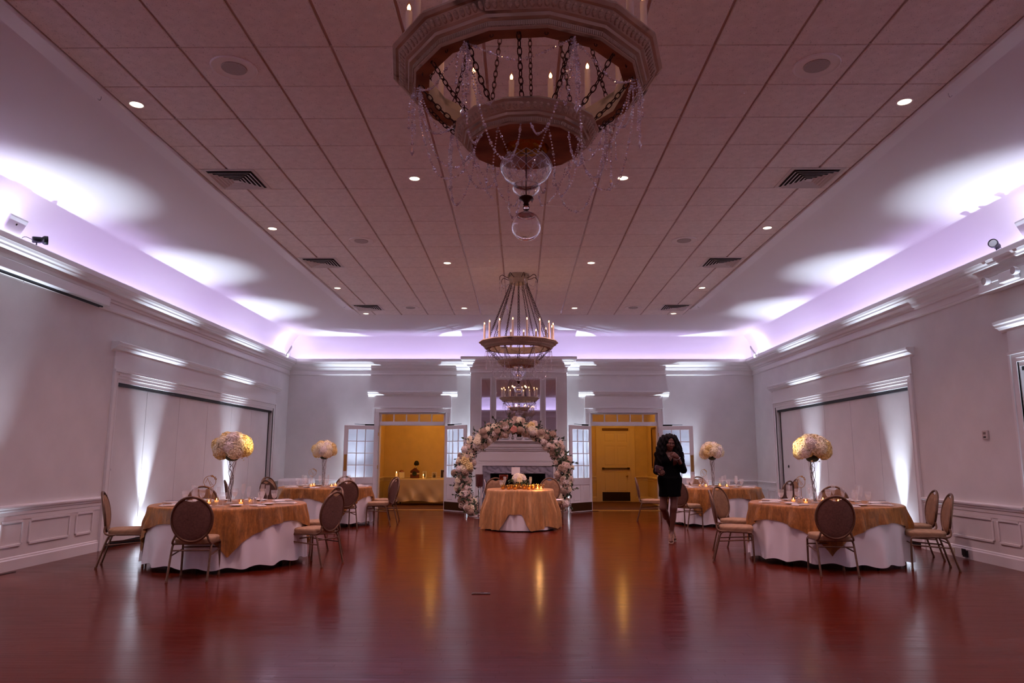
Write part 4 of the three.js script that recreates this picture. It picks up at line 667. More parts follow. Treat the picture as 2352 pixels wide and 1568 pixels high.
// ------------------------------------------------------------------ tableware
const TOP = .7605;
const napkinMat = std({ color: 0xf0e8e0, roughness: .8, bumpMap: weaveBump, bumpScale: .0006 }), darkSteel = std({ color: 0x8a8a90, roughness: .3, metalness: 1 }), china = std({ color: 0xf4f2ee, roughness: .25 });
const flame = std({ color: 0xffd080, emissive: lin(1, .55, .16), emissiveIntensity: 8 }), wax = std({ color: 0xfff0d8, emissive: lin(1, .5, .15), emissiveIntensity: .35, roughness: .6 }), votiveGlass = phy({ color: 0xffe6c8, transmission: 1, roughness: .06, thickness: 0 });
const goldMetal = std({ color: 0xc9954a, roughness: .3, metalness: 1 });
const make = {
  goblet: series((label) => { const t = thing('water_goblet', label, 'glass'); mesh('bowl', lathe([[.004, .055], [.018, .06], [.033, .085], [.040, .125], [.042, .165], [.041, .168]], 20), M.glass, t); mesh('foot', lathe([[.036, .0], [.035, .004], [.008, .009], [.005, .02], [.005, .05], [.006, .056]], 20), M.glass, t); mesh('water', lathe([[0, .064], [.018, .064], [.031, .088], [.038, .12], [0, .12]], 18), M.glass, t); return t; }),
  flute: series((label) => { const t = thing('champagne_flute', label, 'glass'); mesh('bowl', lathe([[.003, .095], [.013, .105], [.022, .14], [.027, .18], [.026, .225], [.023, .235]], 18), M.glass, t); mesh('foot', lathe([[.034, 0], [.033, .004], [.007, .009], [.004, .02], [.0035, .09], [.004, .098]], 18), M.glass, t); return t; }),
  napkin: series((label) => { const t = thing('folded_napkin', label, 'napkin'); mesh('cloth', [put(new RoundedBoxGeometry(.115, .008, .27, 2, .004), 0, .0045, 0), put(new RoundedBoxGeometry(.108, .007, .25, 2, .0035), .002, .0115, .004, .01, .02), put(new RoundedBoxGeometry(.10, .006, .2, 2, .003), -.002, .017, .012, -.015, -.03)], napkinMat, t); return t; }),
  knife: series((label) => { const t = thing('table_knife', label, 'knife'); mesh('blade', put(new RoundedBoxGeometry(.019, .003, .12, 2, .0014), 0, .003, -.06), darkSteel, t); mesh('handle', put(new RoundedBoxGeometry(.013, .007, .11, 2, .003), 0, .004, .055), darkSteel, t); return t; }),
  plate: series((label) => { const t = thing('bread_plate', label, 'plate'); mesh('plate', lathe([[0, .006], [.045, .006], [.055, .009], [.082, .016], [.083, .014], [.05, .002], [0, 0]], 32), china, t); return t; }),
  votive: series((label) => { const t = thing('votive_candle', label, 'candle'); mesh('holder', lathe([[0, .004], [.026, .004], [.03, .01], [.034, .062], [.033, .064]], 18), votiveGlass, t); mesh('wax', cyl(.024, .025, .022, 0, .006, 0, 16), wax, t); mesh('flame', lathe([[0, .030], [.004, .036], [.005, .042], [.003, .052], [0, .060]], 10), flame, t); return t; }),
  shaker: series((label) => { const t = thing('salt_shaker', label, 'shaker'); mesh('body', lathe([[0, 0], [.02, 0], [.021, .01], [.016, .055], [.017, .062]], 14), phy({ color: 0xf0e8e0, transmission: .6, roughness: .1 }), t); mesh('cap', lathe([[.018, .060], [.018, .076], [.011, .085], [0, .087]], 14), M.steel, t); return t; }),
  number: series((label) => {
    const t = thing('table_number', label, 'table number'), cy = .285, R = .075; mesh('stand', [bar(V(0, .008, 0), V(0, cy - R, 0), .003), cyl(.034, .034, .008, 0, 0, 0, 20)], goldMetal, t); mesh('hoop', put(new THREE.TorusGeometry(R, .0032, 6, 40), 0, cy, 0), goldMetal, t);
    mesh('numeral_strokes', [bar(V(-.032, cy + .048, 0), V(.012, cy - .048, 0), .0028), bar(V(.0, cy + .012, 0), V(.036, cy - .04, 0), .0024), bar(V(-.05, cy - .012, 0), V(-.026, cy + .048, 0), .0024)], goldMetal, t);
    const l = []; for (let k = 0; k < 6; k++) { const a = .2 + k * .2; l.push(put(new THREE.SphereGeometry(1, 6, 4), (R + .008 * (k % 2)) * sin(a), cy + (R + .008 * (k % 2)) * cos(a), .004, 0, 0, a * 2.2, .006, .016, .003)); } mesh('leaf_spray', l, goldMetal, t); return t;
  }),
};
{
  const where = (T, a) => {                              // a measured from the camera side, named by what lies that way
    const x = sin(a), z = cos(a), wall = T.c[0] < 0 ? -x : x, p = z > .38 ? 'camera-side' : z < -.38 ? 'fireplace-side' : '', q = wall > .38 ? 'wall' : wall < -.38 ? 'aisle' : '';
    return [p, q].filter(Boolean).join(' ') + ' place, ' + T.name;
  };
  for (const k of 'abcd') {
    const T = TABLES[k], [cx, cz] = T.c, rnd = rngOf(300 + k.charCodeAt(0));
    for (let i = 0; i < 8; i++) {
      const a = i / 8 * 2 * PI, ja = a + (rnd() - .5) * .1, w = where(T, a), P = (r, da = 0, y = TOP) => [cx + r * sin(ja + da), y, cz + r * cos(ja + da)];
      make.napkin('white folded napkin, ' + w, P(.76, 0), ja + (rnd() - .5) * .2, 'folded napkins'); make.knife('table knife on the napkin, ' + w, P(.76, .015, TOP + .0205), ja + .1, 'table knives');
      make.plate('small white bread plate, ' + w, P(.63, -.32), 0, 'bread plates'); make.goblet('stemmed water glass, ' + w, P(.56, .24 + .1 * rnd()), 0, 'water glasses');
      make.flute('champagne flute, ' + w, P(.48, .02 + .14 * rnd()), 0, 'champagne flutes');
    }
    for (const [dx, dz, l] of [[-.20, .18, 'camera and screen'], [.23, .20, 'camera and thermostat'], [-.24, -.16, 'fireplace and screen'], [.20, -.22, 'fireplace and thermostat']]) make.votive('lit votive, ' + l + ' side of vase, ' + T.name, [T.v[0] + dx, TOP, T.v[1] + dz], 0, 'votive candles on the round tables');
    for (const s of [0, 1]) make.shaker((s ? 'pepper' : 'salt') + ' shaker with metal cap near the vase, ' + T.name, [T.v[0] + (k < 'b' || k === 'c' ? .34 : -.30) + .055 * s, TOP, T.v[1] + .12 + .03 * s], 0, 'shakers');
    make.number('round gold hoop table number, ' + T.name, [T.v[0] + (k === 'c' ? -.2 : -.23), TOP, T.v[1] + .12], .35, 'hoop table numbers');
  }
}

// ------------------------------------------------------------------ flowers
const petalMat = std({ map: texture(128, 128, (u, v) => { const n = .95 + .1 * fbm(u, v, 6, 6, 13, 3); return [250 * n, 240 * n, 206 * n]; }), roughness: .7, side: THREE.DoubleSide });
const petalCool = std({ color: 0xf6ece0, roughness: .7, side: THREE.DoubleSide }), petalYellow = std({ color: 0xf2dc96, roughness: .7, side: THREE.DoubleSide }), petalPink = std({ color: 0xe2a08c, roughness: .7, side: THREE.DoubleSide }), petalBlush = std({ color: 0xe2cdb8, roughness: .7, side: THREE.DoubleSide });
const petalTan = std({ color: 0xbfa68e, roughness: .75, side: THREE.DoubleSide });
const leafMats = [0x33452a, 0x45552f, 0x27351f].map((c) => std({ color: c, roughness: .6, side: THREE.DoubleSide }));
const petalG = (L, Wd, cup) => grid(2, 3, (u, v) => { const x = (u - .5) * Wd * sin(PI * (.18 + .74 * v)), y = L * v; return [x, y, cup * (v * v) + cup * .9 * (u - .5) ** 2 * 4 * v]; });
const floret = (() => { const l = []; for (let k = 0; k < 4; k++) l.push(put(petalG(.0125, .0125, .003), 0, 0, 0, 0, 0, k * PI / 2 + .3)); return merge(l); })();
function sphereDirs(n, seed) { const r = rngOf(seed), l = []; for (let i = 0; i < n; i++) { const y = 1 - 2 * (i + .5) / n, a = i * 2.39996 + r() * .5, s = Math.sqrt(1 - y * y); l.push(V(s * cos(a), y, s * sin(a))); } return l; }
const orient = (g, p, d, spin, s) => g.clone().applyMatrix4(new THREE.Matrix4().compose(p, new THREE.Quaternion().setFromUnitVectors(V(0, 0, 1), d).multiply(new THREE.Quaternion().setFromAxisAngle(V(0, 0, 1), spin)), V(s, s, s)));
const hydrangeaG = [0, 1, 2].map((k) => { const r = rngOf(60 + k), l = [new THREE.IcosahedronGeometry(.078, 1)]; for (const d of sphereDirs(230, k + 1)) { if (d.y < -.75) continue; const j = d.clone().add(V(r() - .5, r() - .5, r() - .5).multiplyScalar(.5)).normalize(); l.push(orient(floret, d.clone().multiplyScalar(.083 + .014 * r()), j, r() * 6, .95 + .4 * r())); } return merge(l); });
const roseG = [0, 1, 2].map((k) => {
  const r = rngOf(80 + k), l = [put(new THREE.SphereGeometry(.011, 6, 5), 0, .0, .018)];
  for (let i = 0; i < 22; i++) { const f = i / 21, a = i * 2.39996, op = lerp(.12, 1.15 + .25 * r(), f), L = lerp(.022, .044, f), g = petalG(L, L * 1.15, -L * .35); l.push(g.applyMatrix4(T4(0, .004 + .006 * f, 0, 0, 0, 0)).applyMatrix4(T4(0, 0, 0, PI / 2 - op)).applyMatrix4(T4(0, 0, 0, 0, 0, a))); }
  return merge(l);
});
const twig = std({ color: 0x1c110c, roughness: .8 });
{
  const makeC = (label, kind) => {
    const t = thing('floral_centerpiece', label, 'flower arrangement'), rnd = rngOf(kind + 500), h = .56;
    mesh('vase', lathe([[0, .006], [.034, .004], [.042, .0], [.045, .004], [.036, .016], [.031, .03], [.034, .15], [.042, .32], [.055, .48], [.066, h], [.065, h + .002]], 28), M.glass, t);
    for (let k = 0; k < 7; k++) { const p = [], a0 = rnd() * 6, tw = rnd() < .5 ? 1 : -1; for (let i = 0; i <= 9; i++) { const f = i / 9, r = lerp(.020, .052, f) * (.78 + .22 * sin(i * 1.9 + k)), a = a0 + tw * f * 2.2 + .8 * sin(i * 1.3 + k * 2); p.push([r * sin(a), .02 + f * (h + .02), r * cos(a)]); } mesh('curly_branch', tube(p, .0034, 36, 5), twig, t); }
    mesh('moss_base', put(new THREE.SphereGeometry(1, 14, 10), 0, h + .04, 0, 0, 0, 0, .085, .05, .085), leafMats[2], t);
    const n = 26, spots = []; for (const d of sphereDirs(n, kind)) { if (d.y < -.35) continue; spots.push(V(d.x * .172, h + .165 + d.y * .135, d.z * .172)); }
    spots.push(V(0, h + .20, 0), V(.08, h + .17, .07), V(-.08, h + .16, .06));
    spots.forEach((p, i) => { const d = p.clone().sub(V(0, h + .12, 0)).normalize(), q = mesh('hydrangea_head', hydrangeaG[i % 3], [petalMat, petalCool, petalMat, petalYellow][(i + kind) % 4], t), s = .85 + .3 * rnd(); q.position.copy(p); q.quaternion.setFromUnitVectors(V(0, 1, 0), d); q.rotateY(rnd() * 6); q.scale.setScalar(s); });
    const wisps = []; for (let k = 0; k < (kind % 2 ? 60 : 140); k++) { const d = V(rnd() - .5, rnd() * .9 - .25, rnd() - .5).normalize(), p = V(d.x * .25, h + .165 + d.y * .215, d.z * .25); wisps.push(orient(floret, p, d, rnd() * 6, .8 + .5 * rnd())); } stuff(mesh('small_blossoms', wisps, petalMat, t));
    return t;
  };
  const G = 'tall hydrangea centerpieces';
  makeC('tall vase of curly branches under loose fluffy white flowers, ' + TABLES.a.name, 2).position.set(TABLES.a.v[0], TOP, TABLES.a.v[1]);
  makeC('tall clear vase of curly branches under rounded cream hydrangeas, ' + TABLES.b.name, 3).position.set(TABLES.b.v[0], TOP, TABLES.b.v[1]);
  makeC('tall clear vase of curly branches under fluffy white flowers, ' + TABLES.c.name, 6).position.set(TABLES.c.v[0], TOP, TABLES.c.v[1]);
  makeC('tall clear vase of curly branches under rounded hydrangeas, ' + TABLES.d.name, 5).position.set(TABLES.d.v[0], TOP, TABLES.d.v[1]);
}
const leafG = grid(2, 4, (u, v) => [(u - .5) * .032 * sin(PI * Math.min(1, v * .9 + .08)), v * .075, -.012 * v * v + .01 * Math.abs(u - .5)]);
const sprigG = (() => { const l = [tube([[0, 0, 0], [.0, .07, .004], [.01, .14, -.006]], .0016, 8, 4)]; for (let k = 0; k < 8; k++) l.push(put(leafG.clone(), .004 * (k % 2 ? 1 : -1), .015 + k * .016, 0, .35, k * 2.4, (k % 2 ? -1 : 1) * .8, .62)); return merge(l); })();
{
  // flower arch: a broad ring standing on the floor
  const t = thing('flower_arch', 'round flower arch of cream roses and greenery before the fireplace', 'flower arch', [-.155, 0, -17.2]), rnd = rngOf(900), R = 1.215, CY = .88, A = 2.33;
  const at = (a, r, z = 0) => V(r * sin(a), Math.max(.03, CY + r * cos(a)), z);
  const rail = (r, z) => { const p = []; for (let k = 0; k <= 40; k++) { const a = lerp(-A, A, k / 40); p.push(at(a, r, z)); } return tube(p, .012, 80, 6); };
  mesh('hoop_frame', [rail(R, .06), rail(R, -.06), box(.3, .02, .4, -R * sin(2.33), .01, 0, .005), box(.3, .02, .4, R * sin(2.33), .01, 0, .005)], M.white, t);
  const leaves = [[], [], []], tiny = [], dark = [];
  for (let k = 0; k < 2600; k++) { const a = lerp(-A, A, rnd()), q = rnd() * 6.28, w = .20 * Math.sqrt(rnd()), p = at(a, R + w * cos(q), w * sin(q) * 1.1), d = V(sin(a) * cos(q) * .8 + rnd() - .5, cos(a) * cos(q) * .8 + rnd() - .5, sin(q) + rnd() * .6).normalize(); leaves[k % 3].push(orient(leafG, p, d, rnd() * 6, .8 + .6 * rnd())); }
  leaves.forEach((l, i) => stuff(mesh('leaves', l, leafMats[i], t)));
  for (let k = 0; k < 1900; k++) { const a = lerp(-A, A, rnd()), q = rnd() * 6.28, w = .215 * Math.sqrt(.25 + .75 * rnd()), p = at(a, R + w * cos(q), w * sin(q)), d = V(sin(a) * cos(q) + (rnd() - .5), cos(a) * cos(q) + (rnd() - .5), sin(q) + .5 * rnd()).normalize(); tiny.push(orient(floret, p, d, rnd() * 6, .9 + .7 * rnd())); }
  stuff(mesh('small_blossoms', tiny, petalTan, t));
  for (let k = 0; k < 230; k++) {
    const a = lerp(-A + .02, A - .02, (k + rnd()) / 230), q = lerp(-.3, PI + .3, rnd()), w = .09 + .10 * rnd(), p = at(a, R + w * cos(q) * 1.05, w * sin(q) * .95 + .02), d = V(sin(a) * cos(q), cos(a) * cos(q) * .8, sin(q) + .7).normalize(), big = rnd();
    const o = big < .30 ? mesh('hydrangea_head', hydrangeaG[k % 3], [petalBlush, petalTan, petalCool][k % 3], t) : mesh('rose', roseG[k % 3], [petalMat, petalBlush, petalTan, petalCool, petalMat, petalBlush][(k * 7) % 6], t);
    o.position.copy(p); if (big < .30) { o.quaternion.setFromUnitVectors(V(0, 1, 0), d); o.scale.setScalar(.9); } else { o.quaternion.setFromUnitVectors(V(0, 0, 1), d); o.scale.setScalar(1.15 + .55 * rnd()); }
  }
  const rose = (x, y, z, m, s) => { const o = mesh('rose', roseG[1], m, t); o.position.set(x, y, z); o.scale.setScalar(s); };
  rose(.0, 2.02, .2, petalPink, 1.7); rose(.42, 2.10, .17, petalYellow, 1.9); rose(-1.14, 1.28, .19, petalYellow, 2.2); rose(-1.05, 1.16, .2, petalYellow, 2.0); rose(-1.16, 1.10, .18, petalMat, 2.1); rose(-.86, 1.74, .2, petalMat, 1.9);
  for (let k = 0; k < 26; k++) { const a = lerp(-A, A, (k + rnd()) / 26), out = rnd() < .7 ? 1 : -1, p = at(a, R + out * .13, .1 * (rnd() - .3)), d = V(out * sin(a) + .4 * (rnd() - .5), out * cos(a) + .5 * (rnd() - .5) - .1, .3 * rnd()).normalize(), o = mesh('leaf_sprig', sprigG, leafMats[k % 3], t); o.position.copy(p); o.quaternion.setFromUnitVectors(V(0, 1, 0), d); o.rotateY(rnd() * 6); o.scale.setScalar(.9 + .6 * rnd()); }
  // low arrangement on the sweetheart table
  const c = thing('floral_centerpiece', 'low gold box of white roses and greenery on the sweetheart table', 'flower arrangement', [-.02, TOP, -14.42], .1), rn = rngOf(77);
  mesh('box', box(.2, .13, .2, 0, .065, 0, .006), goldMetal, c); const lv = []; for (let k = 0; k < 90; k++) { const d = V(rn() - .5, rn() * .7 - .1, rn() - .5).normalize(); lv.push(orient(leafG, V(d.x * .12, .14 + d.y * .07, d.z * .12), d, rn() * 6, 1 + .5 * rn())); } stuff(mesh('leaves', lv, leafMats[1], c));
  for (let k = 0; k < 15; k++) { const d = sphereDirs(24, 5)[k + 1], o = mesh('rose', roseG[k % 3], [petalMat, petalCool][k % 2], c); o.position.set(d.x * .12, .17 + d.y * .1, d.z * .12); o.quaternion.setFromUnitVectors(V(0, 0, 1), d); o.scale.setScalar(1.25); }
  for (let k = 0; k < 6; k++) { const o = mesh('leaf_sprig', sprigG, leafMats[k % 3], c), d = V(cos(k), .35 - .1 * k % .3, sin(k) * .5).normalize(); o.position.set(.06 * d.x, .13, .08); o.quaternion.setFromUnitVectors(V(0, 1, 0), V(k % 2 ? .9 : -.9, -.2 + .1 * k, .3).normalize()); o.scale.setScalar(1.3); }
}
// ------------------------------------------------------------------ on and round the sweetheart table
{
  const sz = -14.3, S = (dx, dz) => [dx, TOP, sz + dz];
  const mercury = std({ map: texture(128, 128, (u, v) => { const n = .5 + .8 * fbm(u, v, 12, 12, 99, 4); return [232 * n, 176 * n, 92 * n]; }), roughness: .2, metalness: .9 });
  const cup = series((label) => { const t = thing('gold_votive_cup', label, 'candle'); mesh('cup', lathe([[0, .004], [.03, .0], [.035, .01], [.042, .05], [.04, .085], [.037, .086], [.036, .02], [0, .018]], 20), mercury, t); mesh('flame', lathe([[0, .05], [.004, .058], [.004, .066], [0, .082]], 8), flame, t); return t; });
  [[-.33, .30, 'on the goblet side, in front'], [-.22, .36, 'second from the goblet side, in front'], [-.10, .40, 'third from the goblet side, in front'], [.16, .38, 'in front of the greenery'], [.24, .28, 'behind the two clear tea lights'], [.34, .22, 'outermost towards the panelled door'], [-.18, .16, 'beside the gold flower box'], [.08, .3, 'just in front of the gold flower box']].forEach(([x, z, l]) => cup('gold mercury-glass candle cup on the sweetheart table, ' + l, S(x, z), x, 'gold candle cups on the sweetheart table'));
  make.votive('clear tea light on the sweetheart table, nearer the flower box', S(.33, .36), 0, 'tea lights on the sweetheart table'); make.votive('clear tea light on the sweetheart table, nearer the table edge', S(.40, .31), 0, 'tea lights on the sweetheart table');
  make.flute('champagne flute beside the amber goblet on the sweetheart table', S(-.30, .16), 0, 'glasses on the sweetheart table'); make.flute('champagne flute in front of the flower box on the sweetheart table', S(.2, .2), 0, 'glasses on the sweetheart table'); make.goblet('water glass at the front of the sweetheart table by the amber goblet', S(-.36, .2), 0, 'glasses on the sweetheart table');
  const ag = thing('amber_goblet', 'tall amber glass bowl on a stem at the sweetheart table edge', 'glass', S(-.33, -.12)), amber = phy({ color: 0xb83c10, transmission: .85, roughness: .05, thickness: 0 });
  mesh('bowl', lathe([[.004, .14], [.05, .155], [.085, .19], [.09, .25], [.085, .27]], 24), amber, ag); mesh('stem', lathe([[.05, 0], [.048, .006], [.012, .015], [.009, .06], [.012, .1], [.006, .14]], 20), amber, ag);
  const gb = thing('beaded_garland', 'glittering gold beaded garland lying along the sweetheart table', 'garland', S(0, 0)), bl = [], r = rngOf(12); for (let k = 0; k < 260; k++) { const f = r(), x = lerp(-.36, .46, f); bl.push(put(new THREE.IcosahedronGeometry(.008 + .007 * r(), 0), x, .012 + .05 * r() * (f > .6 ? 1.6 : 1), -.02 + .09 * r() + .08 * cos(x * 3), r() * 3, r() * 3)); } mesh('beads', bl, mercury, gb);
  const glow = new THREE.PointLight(lin(1, .5, .16), .10); glow.name = 'candle_glow'; glow.position.set(.36, TOP + .12, sz + .5); glow.castShadow = true; scene.add(glow);
  const sg = thing('table_sign', 'white square card standing in the flowers of the sweetheart table', 'sign', S(-.09, -.30), .05); mesh('card', box(.17, .15, .006, 0, .335, 0, .002), M.white, sg); mesh('stem', [bar(V(0, .006, 0), V(0, .27, 0), .004), cyl(.04, .04, .006, 0, 0, 0, 18)], goldMetal, sg);
  // floor candle stand by the arch
  const fs = thing('candle_stand', 'tall crystal floor candle stand with a dark red cup beside the arch', 'candle stand', [-.93, 0, -16.55]);
  mesh('base', lathe([[0, .03], [.05, .03], [.12, .012], [.13, 0], [0, 0]], 24), M.steel, fs); mesh('column', lathe([[.03, .03], [.035, .06], [.022, .09], [.03, .14], [.02, .2], [.026, .3], [.018, .45], [.028, .6], [.018, .66], [.05, .7], [.052, .705]], 20), M.crystal, fs);
  mesh('cup', lathe([[0, .705], [.075, .708], [.085, .72], [.09, .98], [.087, .98], [.08, .72]], 24), phy({ color: 0x8c4a48, transmission: .7, roughness: .1, thickness: 0 }), fs);
  const fc = thing('floor_candle', 'small lit tea light on the floor beside the crystal stand', 'candle', [-.86, 0, -16.28]); mesh('dish', lathe([[0, .0], [.045, .0], [.055, .014], [.05, .014], [0, .006]], 20), M.steel, fc); mesh('wax', cyl(.02, .02, .02, 0, .006, 0, 14), wax, fc); mesh('flame', lathe([[0, .027], [.005, .034], [.006, .042], [0, .06]], 8), flame, fc);
  // white throws on the two sweetheart chairs
  const fur = std({ color: 0xf2e9e2, roughness: .95, bumpMap: speck, bumpScale: .01 });
  const throwG = (w, d) => grid(14, 14, (u, v) => { const x = (u - .5) * w, z = (v - .5) * d, e = Math.max(0, Math.abs(x) - .2); return [x, .028 - e * .9 + .006 * sin(x * 30 + z * 9), z]; });
  const th = mesh('chair_throw', mergeVertices(throwG(.62, .40)), fur); th.material.side = THREE.DoubleSide; th.position.set(.70, .46, -15.45); tag(th, 'white throw over the seat of the sweetheart chair toward the panelled door', 'throw', 'white chair throws');
  const t2 = mesh('chair_throw', grid(12, 16, (u, v) => { const y = lerp(.90, .52, v); return [-.77 + .03 * sin(v * 5), y, lerp(-15.62, -15.36, u) - .02 * cos(v * 4)]; }), fur); tag(t2, 'white throw hanging on the side of the sweetheart chair toward the gift table', 'throw', 'white chair throws');
  // white side table in the corner
  const st = thing('side_table', 'small side table in the corner beyond the screen-side folding wall', 'table', [-5.66, 0, -18.35]); mesh('table_top', box(.74, .03, .5, 0, .80, 0, .004), M.white, st); for (const [x, z] of [[-.33, -.21], [.33, -.21], [-.33, .21], [.33, .21]]) mesh('leg', bar(V(x, 0, z), V(x, .79, z), .018), M.blackMetal, st);
  const sc = mesh('tablecloth', grid(120, 12, (u, v) => { const per = u * 4, k = Math.floor(per) % 4, f = per - Math.floor(per), c = [[-.385, .265], [.385, .265], [.385, -.265], [-.385, -.265]], a = c[k], b = c[(k + 1) % 4]; if (v < .17) { const q = v / .17; return [lerp(a[0], b[0], f) * q, .819, lerp(a[1], b[1], f) * q]; } const h = (v - .17) / .83, w = .014 * h * sin(u * 2 * PI * 34); return [lerp(a[0], b[0], f) * (1 + .04 * h) + (k % 2 ? Math.sign(a[0]) * w : 0), .819 - h * .80, lerp(a[1], b[1], f) * (1 + .04 * h) + (k % 2 ? 0 : Math.sign(a[1]) * w)]; }), M.linen); sc.position.set(-5.66, 0, -18.35); tag(sc, 'white pleated cloth over the corner side table', 'tablecloth');
}
// ------------------------------------------------------------------ gift table beyond the doorway
{
  const gx = -2.75, gz = -21.25, t = thing('gift_table', 'long table of framed photos beyond the doorway', 'table', [gx, 0, gz]); mesh('table_top', box(1.83, .03, .74, 0, .735, 0, .005), M.white, t); for (const x of [-.8, .8]) for (const z of [-.3, .3]) mesh('leg', bar(V(x, 0, z), V(x, .73, z), .016), M.blackMetal, t);
  const satin = phy({ color: 0xe8cf9a, roughness: .34, sheen: .3, sheenColor: new THREE.Color(0xffe0a0), side: THREE.DoubleSide });
  const cl = mesh('satin_tablecloth', grid(160, 20, (u, v) => {
    const x = lerp(-.95, .95, u), j = v; if (j < .25) return [x, .7535, lerp(-.38, .385, j / .25)];
    const h = (j - .25) / .75, sw = Math.abs(((x + .95) / .95) % 1 - .5) * 2, drag = h * h * (.05 * sin((x * 9) + h * 5) + .035 * sin(x * 17 - h * 7)), y = .7535 - h * (.64 + .02 * sin(x * 6)); return [x * (1 + .02 * h) + .03 * h * sin(x * 8), y, .385 + .03 * h + drag * .9];
  }), satin); cl.position.set(gx, 0, gz); tag(cl, 'pale satin cloth draped down the front of the gift table', 'tablecloth');
  const frame = (label, x, z, w, h, matte, pic, ry = 0, col = M.white) => { const f = thing('photo_frame', label, 'photo frame', [gx + x, .7545, gz + z], ry, 'photo frames on the gift table'), b = .016, tl = -.16; const q = (g) => g.applyMatrix4(T4(0, 0, 0, tl)); mesh('frame', [q(boxAB(-w / 2, 0, 0, w / 2, b, .018, .003)), q(boxAB(-w / 2, h - b, 0, w / 2, h, .018, .003)), q(boxAB(-w / 2, b, 0, -w / 2 + b, h - b, .018, .003)), q(boxAB(w / 2 - b, b, 0, w / 2, h - b, .018, .003))], col, f); mesh('print', q(boxAB(-w / 2 + b, b, .002, w / 2 - b, h - b, .008)), pic, f); mesh('easel', bar(V(0, h * .6, -h * .1), V(0, .004, -h * .42), .005), M.blackMetal, f); return f; };
  const photo = (s, d) => std({ map: texture(64, 96, (u, v) => { const p = Math.hypot((u - .5) * 1.3, v - .62) < .16 || (v < .5 && Math.abs(u - .5) < .2 + .1 * (1 - v)), n = .7 + .5 * fbm(u, v, 4, 4, s, 3); return p ? [60 * n * d, 44 * n * d, 40 * n * d] : [196 * n, 176 * n, 140 * n]; }), roughness: .3 });
  const plainCard = std({ color: 0xf4e6c6, roughness: .6 }), darkCard = std({ color: 0x3a1d12, roughness: .5 });
  frame('cream card sign next to the tall lit candle', -.72, .0, .15, .17, 0, plainCard, .2); frame('small cream photo frame with the tea light in front', -.05, .05, .12, .2, 0, photo(3, 1.2), -.25); frame('white photo frame with a dark standing figure', .24, .05, .14, .17, 0, photo(8, 1), .1); frame('large dark print in a white frame, behind the blank card', .50, -.05, .20, .25, 0, darkCard, 0); frame('blank cream card leaning before the large frame', .58, .10, .14, .18, 0, plainCard, -.05); frame('white photo frame with a couple, outermost on the gift table', .86, .02, .15, .17, 0, photo(21, .8), -.1, std({ color: 0x8a5a2c, roughness: .5 }));
  const bx = thing('card_box', 'brown wooden house-shaped card box with a green wreath', 'card box', [gx - .34, .7545, gz - .02]), brown = std({ color: 0x6e3416, roughness: .55 });
  mesh('body', [box(.25, .2, .16, 0, .10, 0, .004), poly([[[-.135, .2, .085], [.135, .2, .085], [0, .30, .085]], [[-.135, .2, -.085], [0, .30, -.085], [.135, .2, -.085]], [[-.135, .2, -.085], [-.135, .2, .085], [0, .30, .085], [0, .30, -.085]], [[.135, .2, .085], [.135, .2, -.085], [0, .30, -.085], [0, .30, .085]]])], brown, bx);
  mesh('band', [box(.256, .04, .166, 0, .13, 0)], std({ color: 0xe6d2a0, roughness: .6 }), bx); mesh('wreath', put(new THREE.TorusGeometry(.045, .024, 8, 18), 0, .13, .09), leafMats[2], bx); mesh('wreath_center', put(new THREE.CylinderGeometry(.04, .04, .01, 16), 0, .13, .088, PI / 2), leafMats[2], bx);
  const bird = thing('figurine', 'dark dome-topped figurine standing behind the card box', 'figurine', [gx - .33, .7545, gz - .24]); mesh('post', lathe([[0, 0], [.05, 0], [.05, .02], [.016, .04], [.012, .3], [.02, .35], [.014, .38], [0, .38]], 14), brown, bird); mesh('dome', put(lathe([[0, .145], [.03, .14], [.06, .11], [.076, .06], [.078, .03], [.05, .0], [.03, .02], [0, .03]], 18), 0, .36, 0), M.black, bird); mesh('white_ribbon', [bar(V(.01, .37, .03), V(-.012, .27, .06), .008), bar(V(.01, .37, .03), V(.022, .3, .06), .007)], M.white, bird);
  const can = (name, label, x, z, r, h) => { const c = thing(name, label, 'candle', [gx + x, .7545, gz + z]); mesh('wax', cyl(r, r, h, 0, 0, 0, 16), std({ color: 0xf6e2b8, emissive: lin(1, .5, .14), emissiveIntensity: .25, roughness: .6 }), c); mesh('flame', put(lathe([[0, .004], [.008, .014], [.01, .024], [.006, .04], [0, .058]], 10), 0, h, 0), flame, c); };
  can('pillar_candle', 'tall lit pillar candle at the near end of the gift table', -.86, .1, .028, .14); can('tea_light', 'small lit tea light in front of the small frame', -.06, .2, .018, .07);
  const bq = thing('bouquet', 'small dark red and pink bouquet behind the card sign', 'bouquet', [gx - .76, .7545, gz - .17]), r = rngOf(4); mesh('vase', lathe([[0, 0], [.035, 0], [.04, .06], [.03, .11], [.032, .112]], 16), china, bq); for (let k = 0; k < 9; k++) { const o = mesh('rose', roseG[k % 3], [petalPink, std({ color: 0x7a2018, roughness: .7, side: THREE.DoubleSide })][k % 2], bq), d = V(r() - .5, .4 + r() * .4, r() - .3).normalize(); o.position.set(d.x * .07, .14 + d.y * .07, d.z * .07); o.quaternion.setFromUnitVectors(V(0, 0, 1), d); o.scale.setScalar(.8); }
}

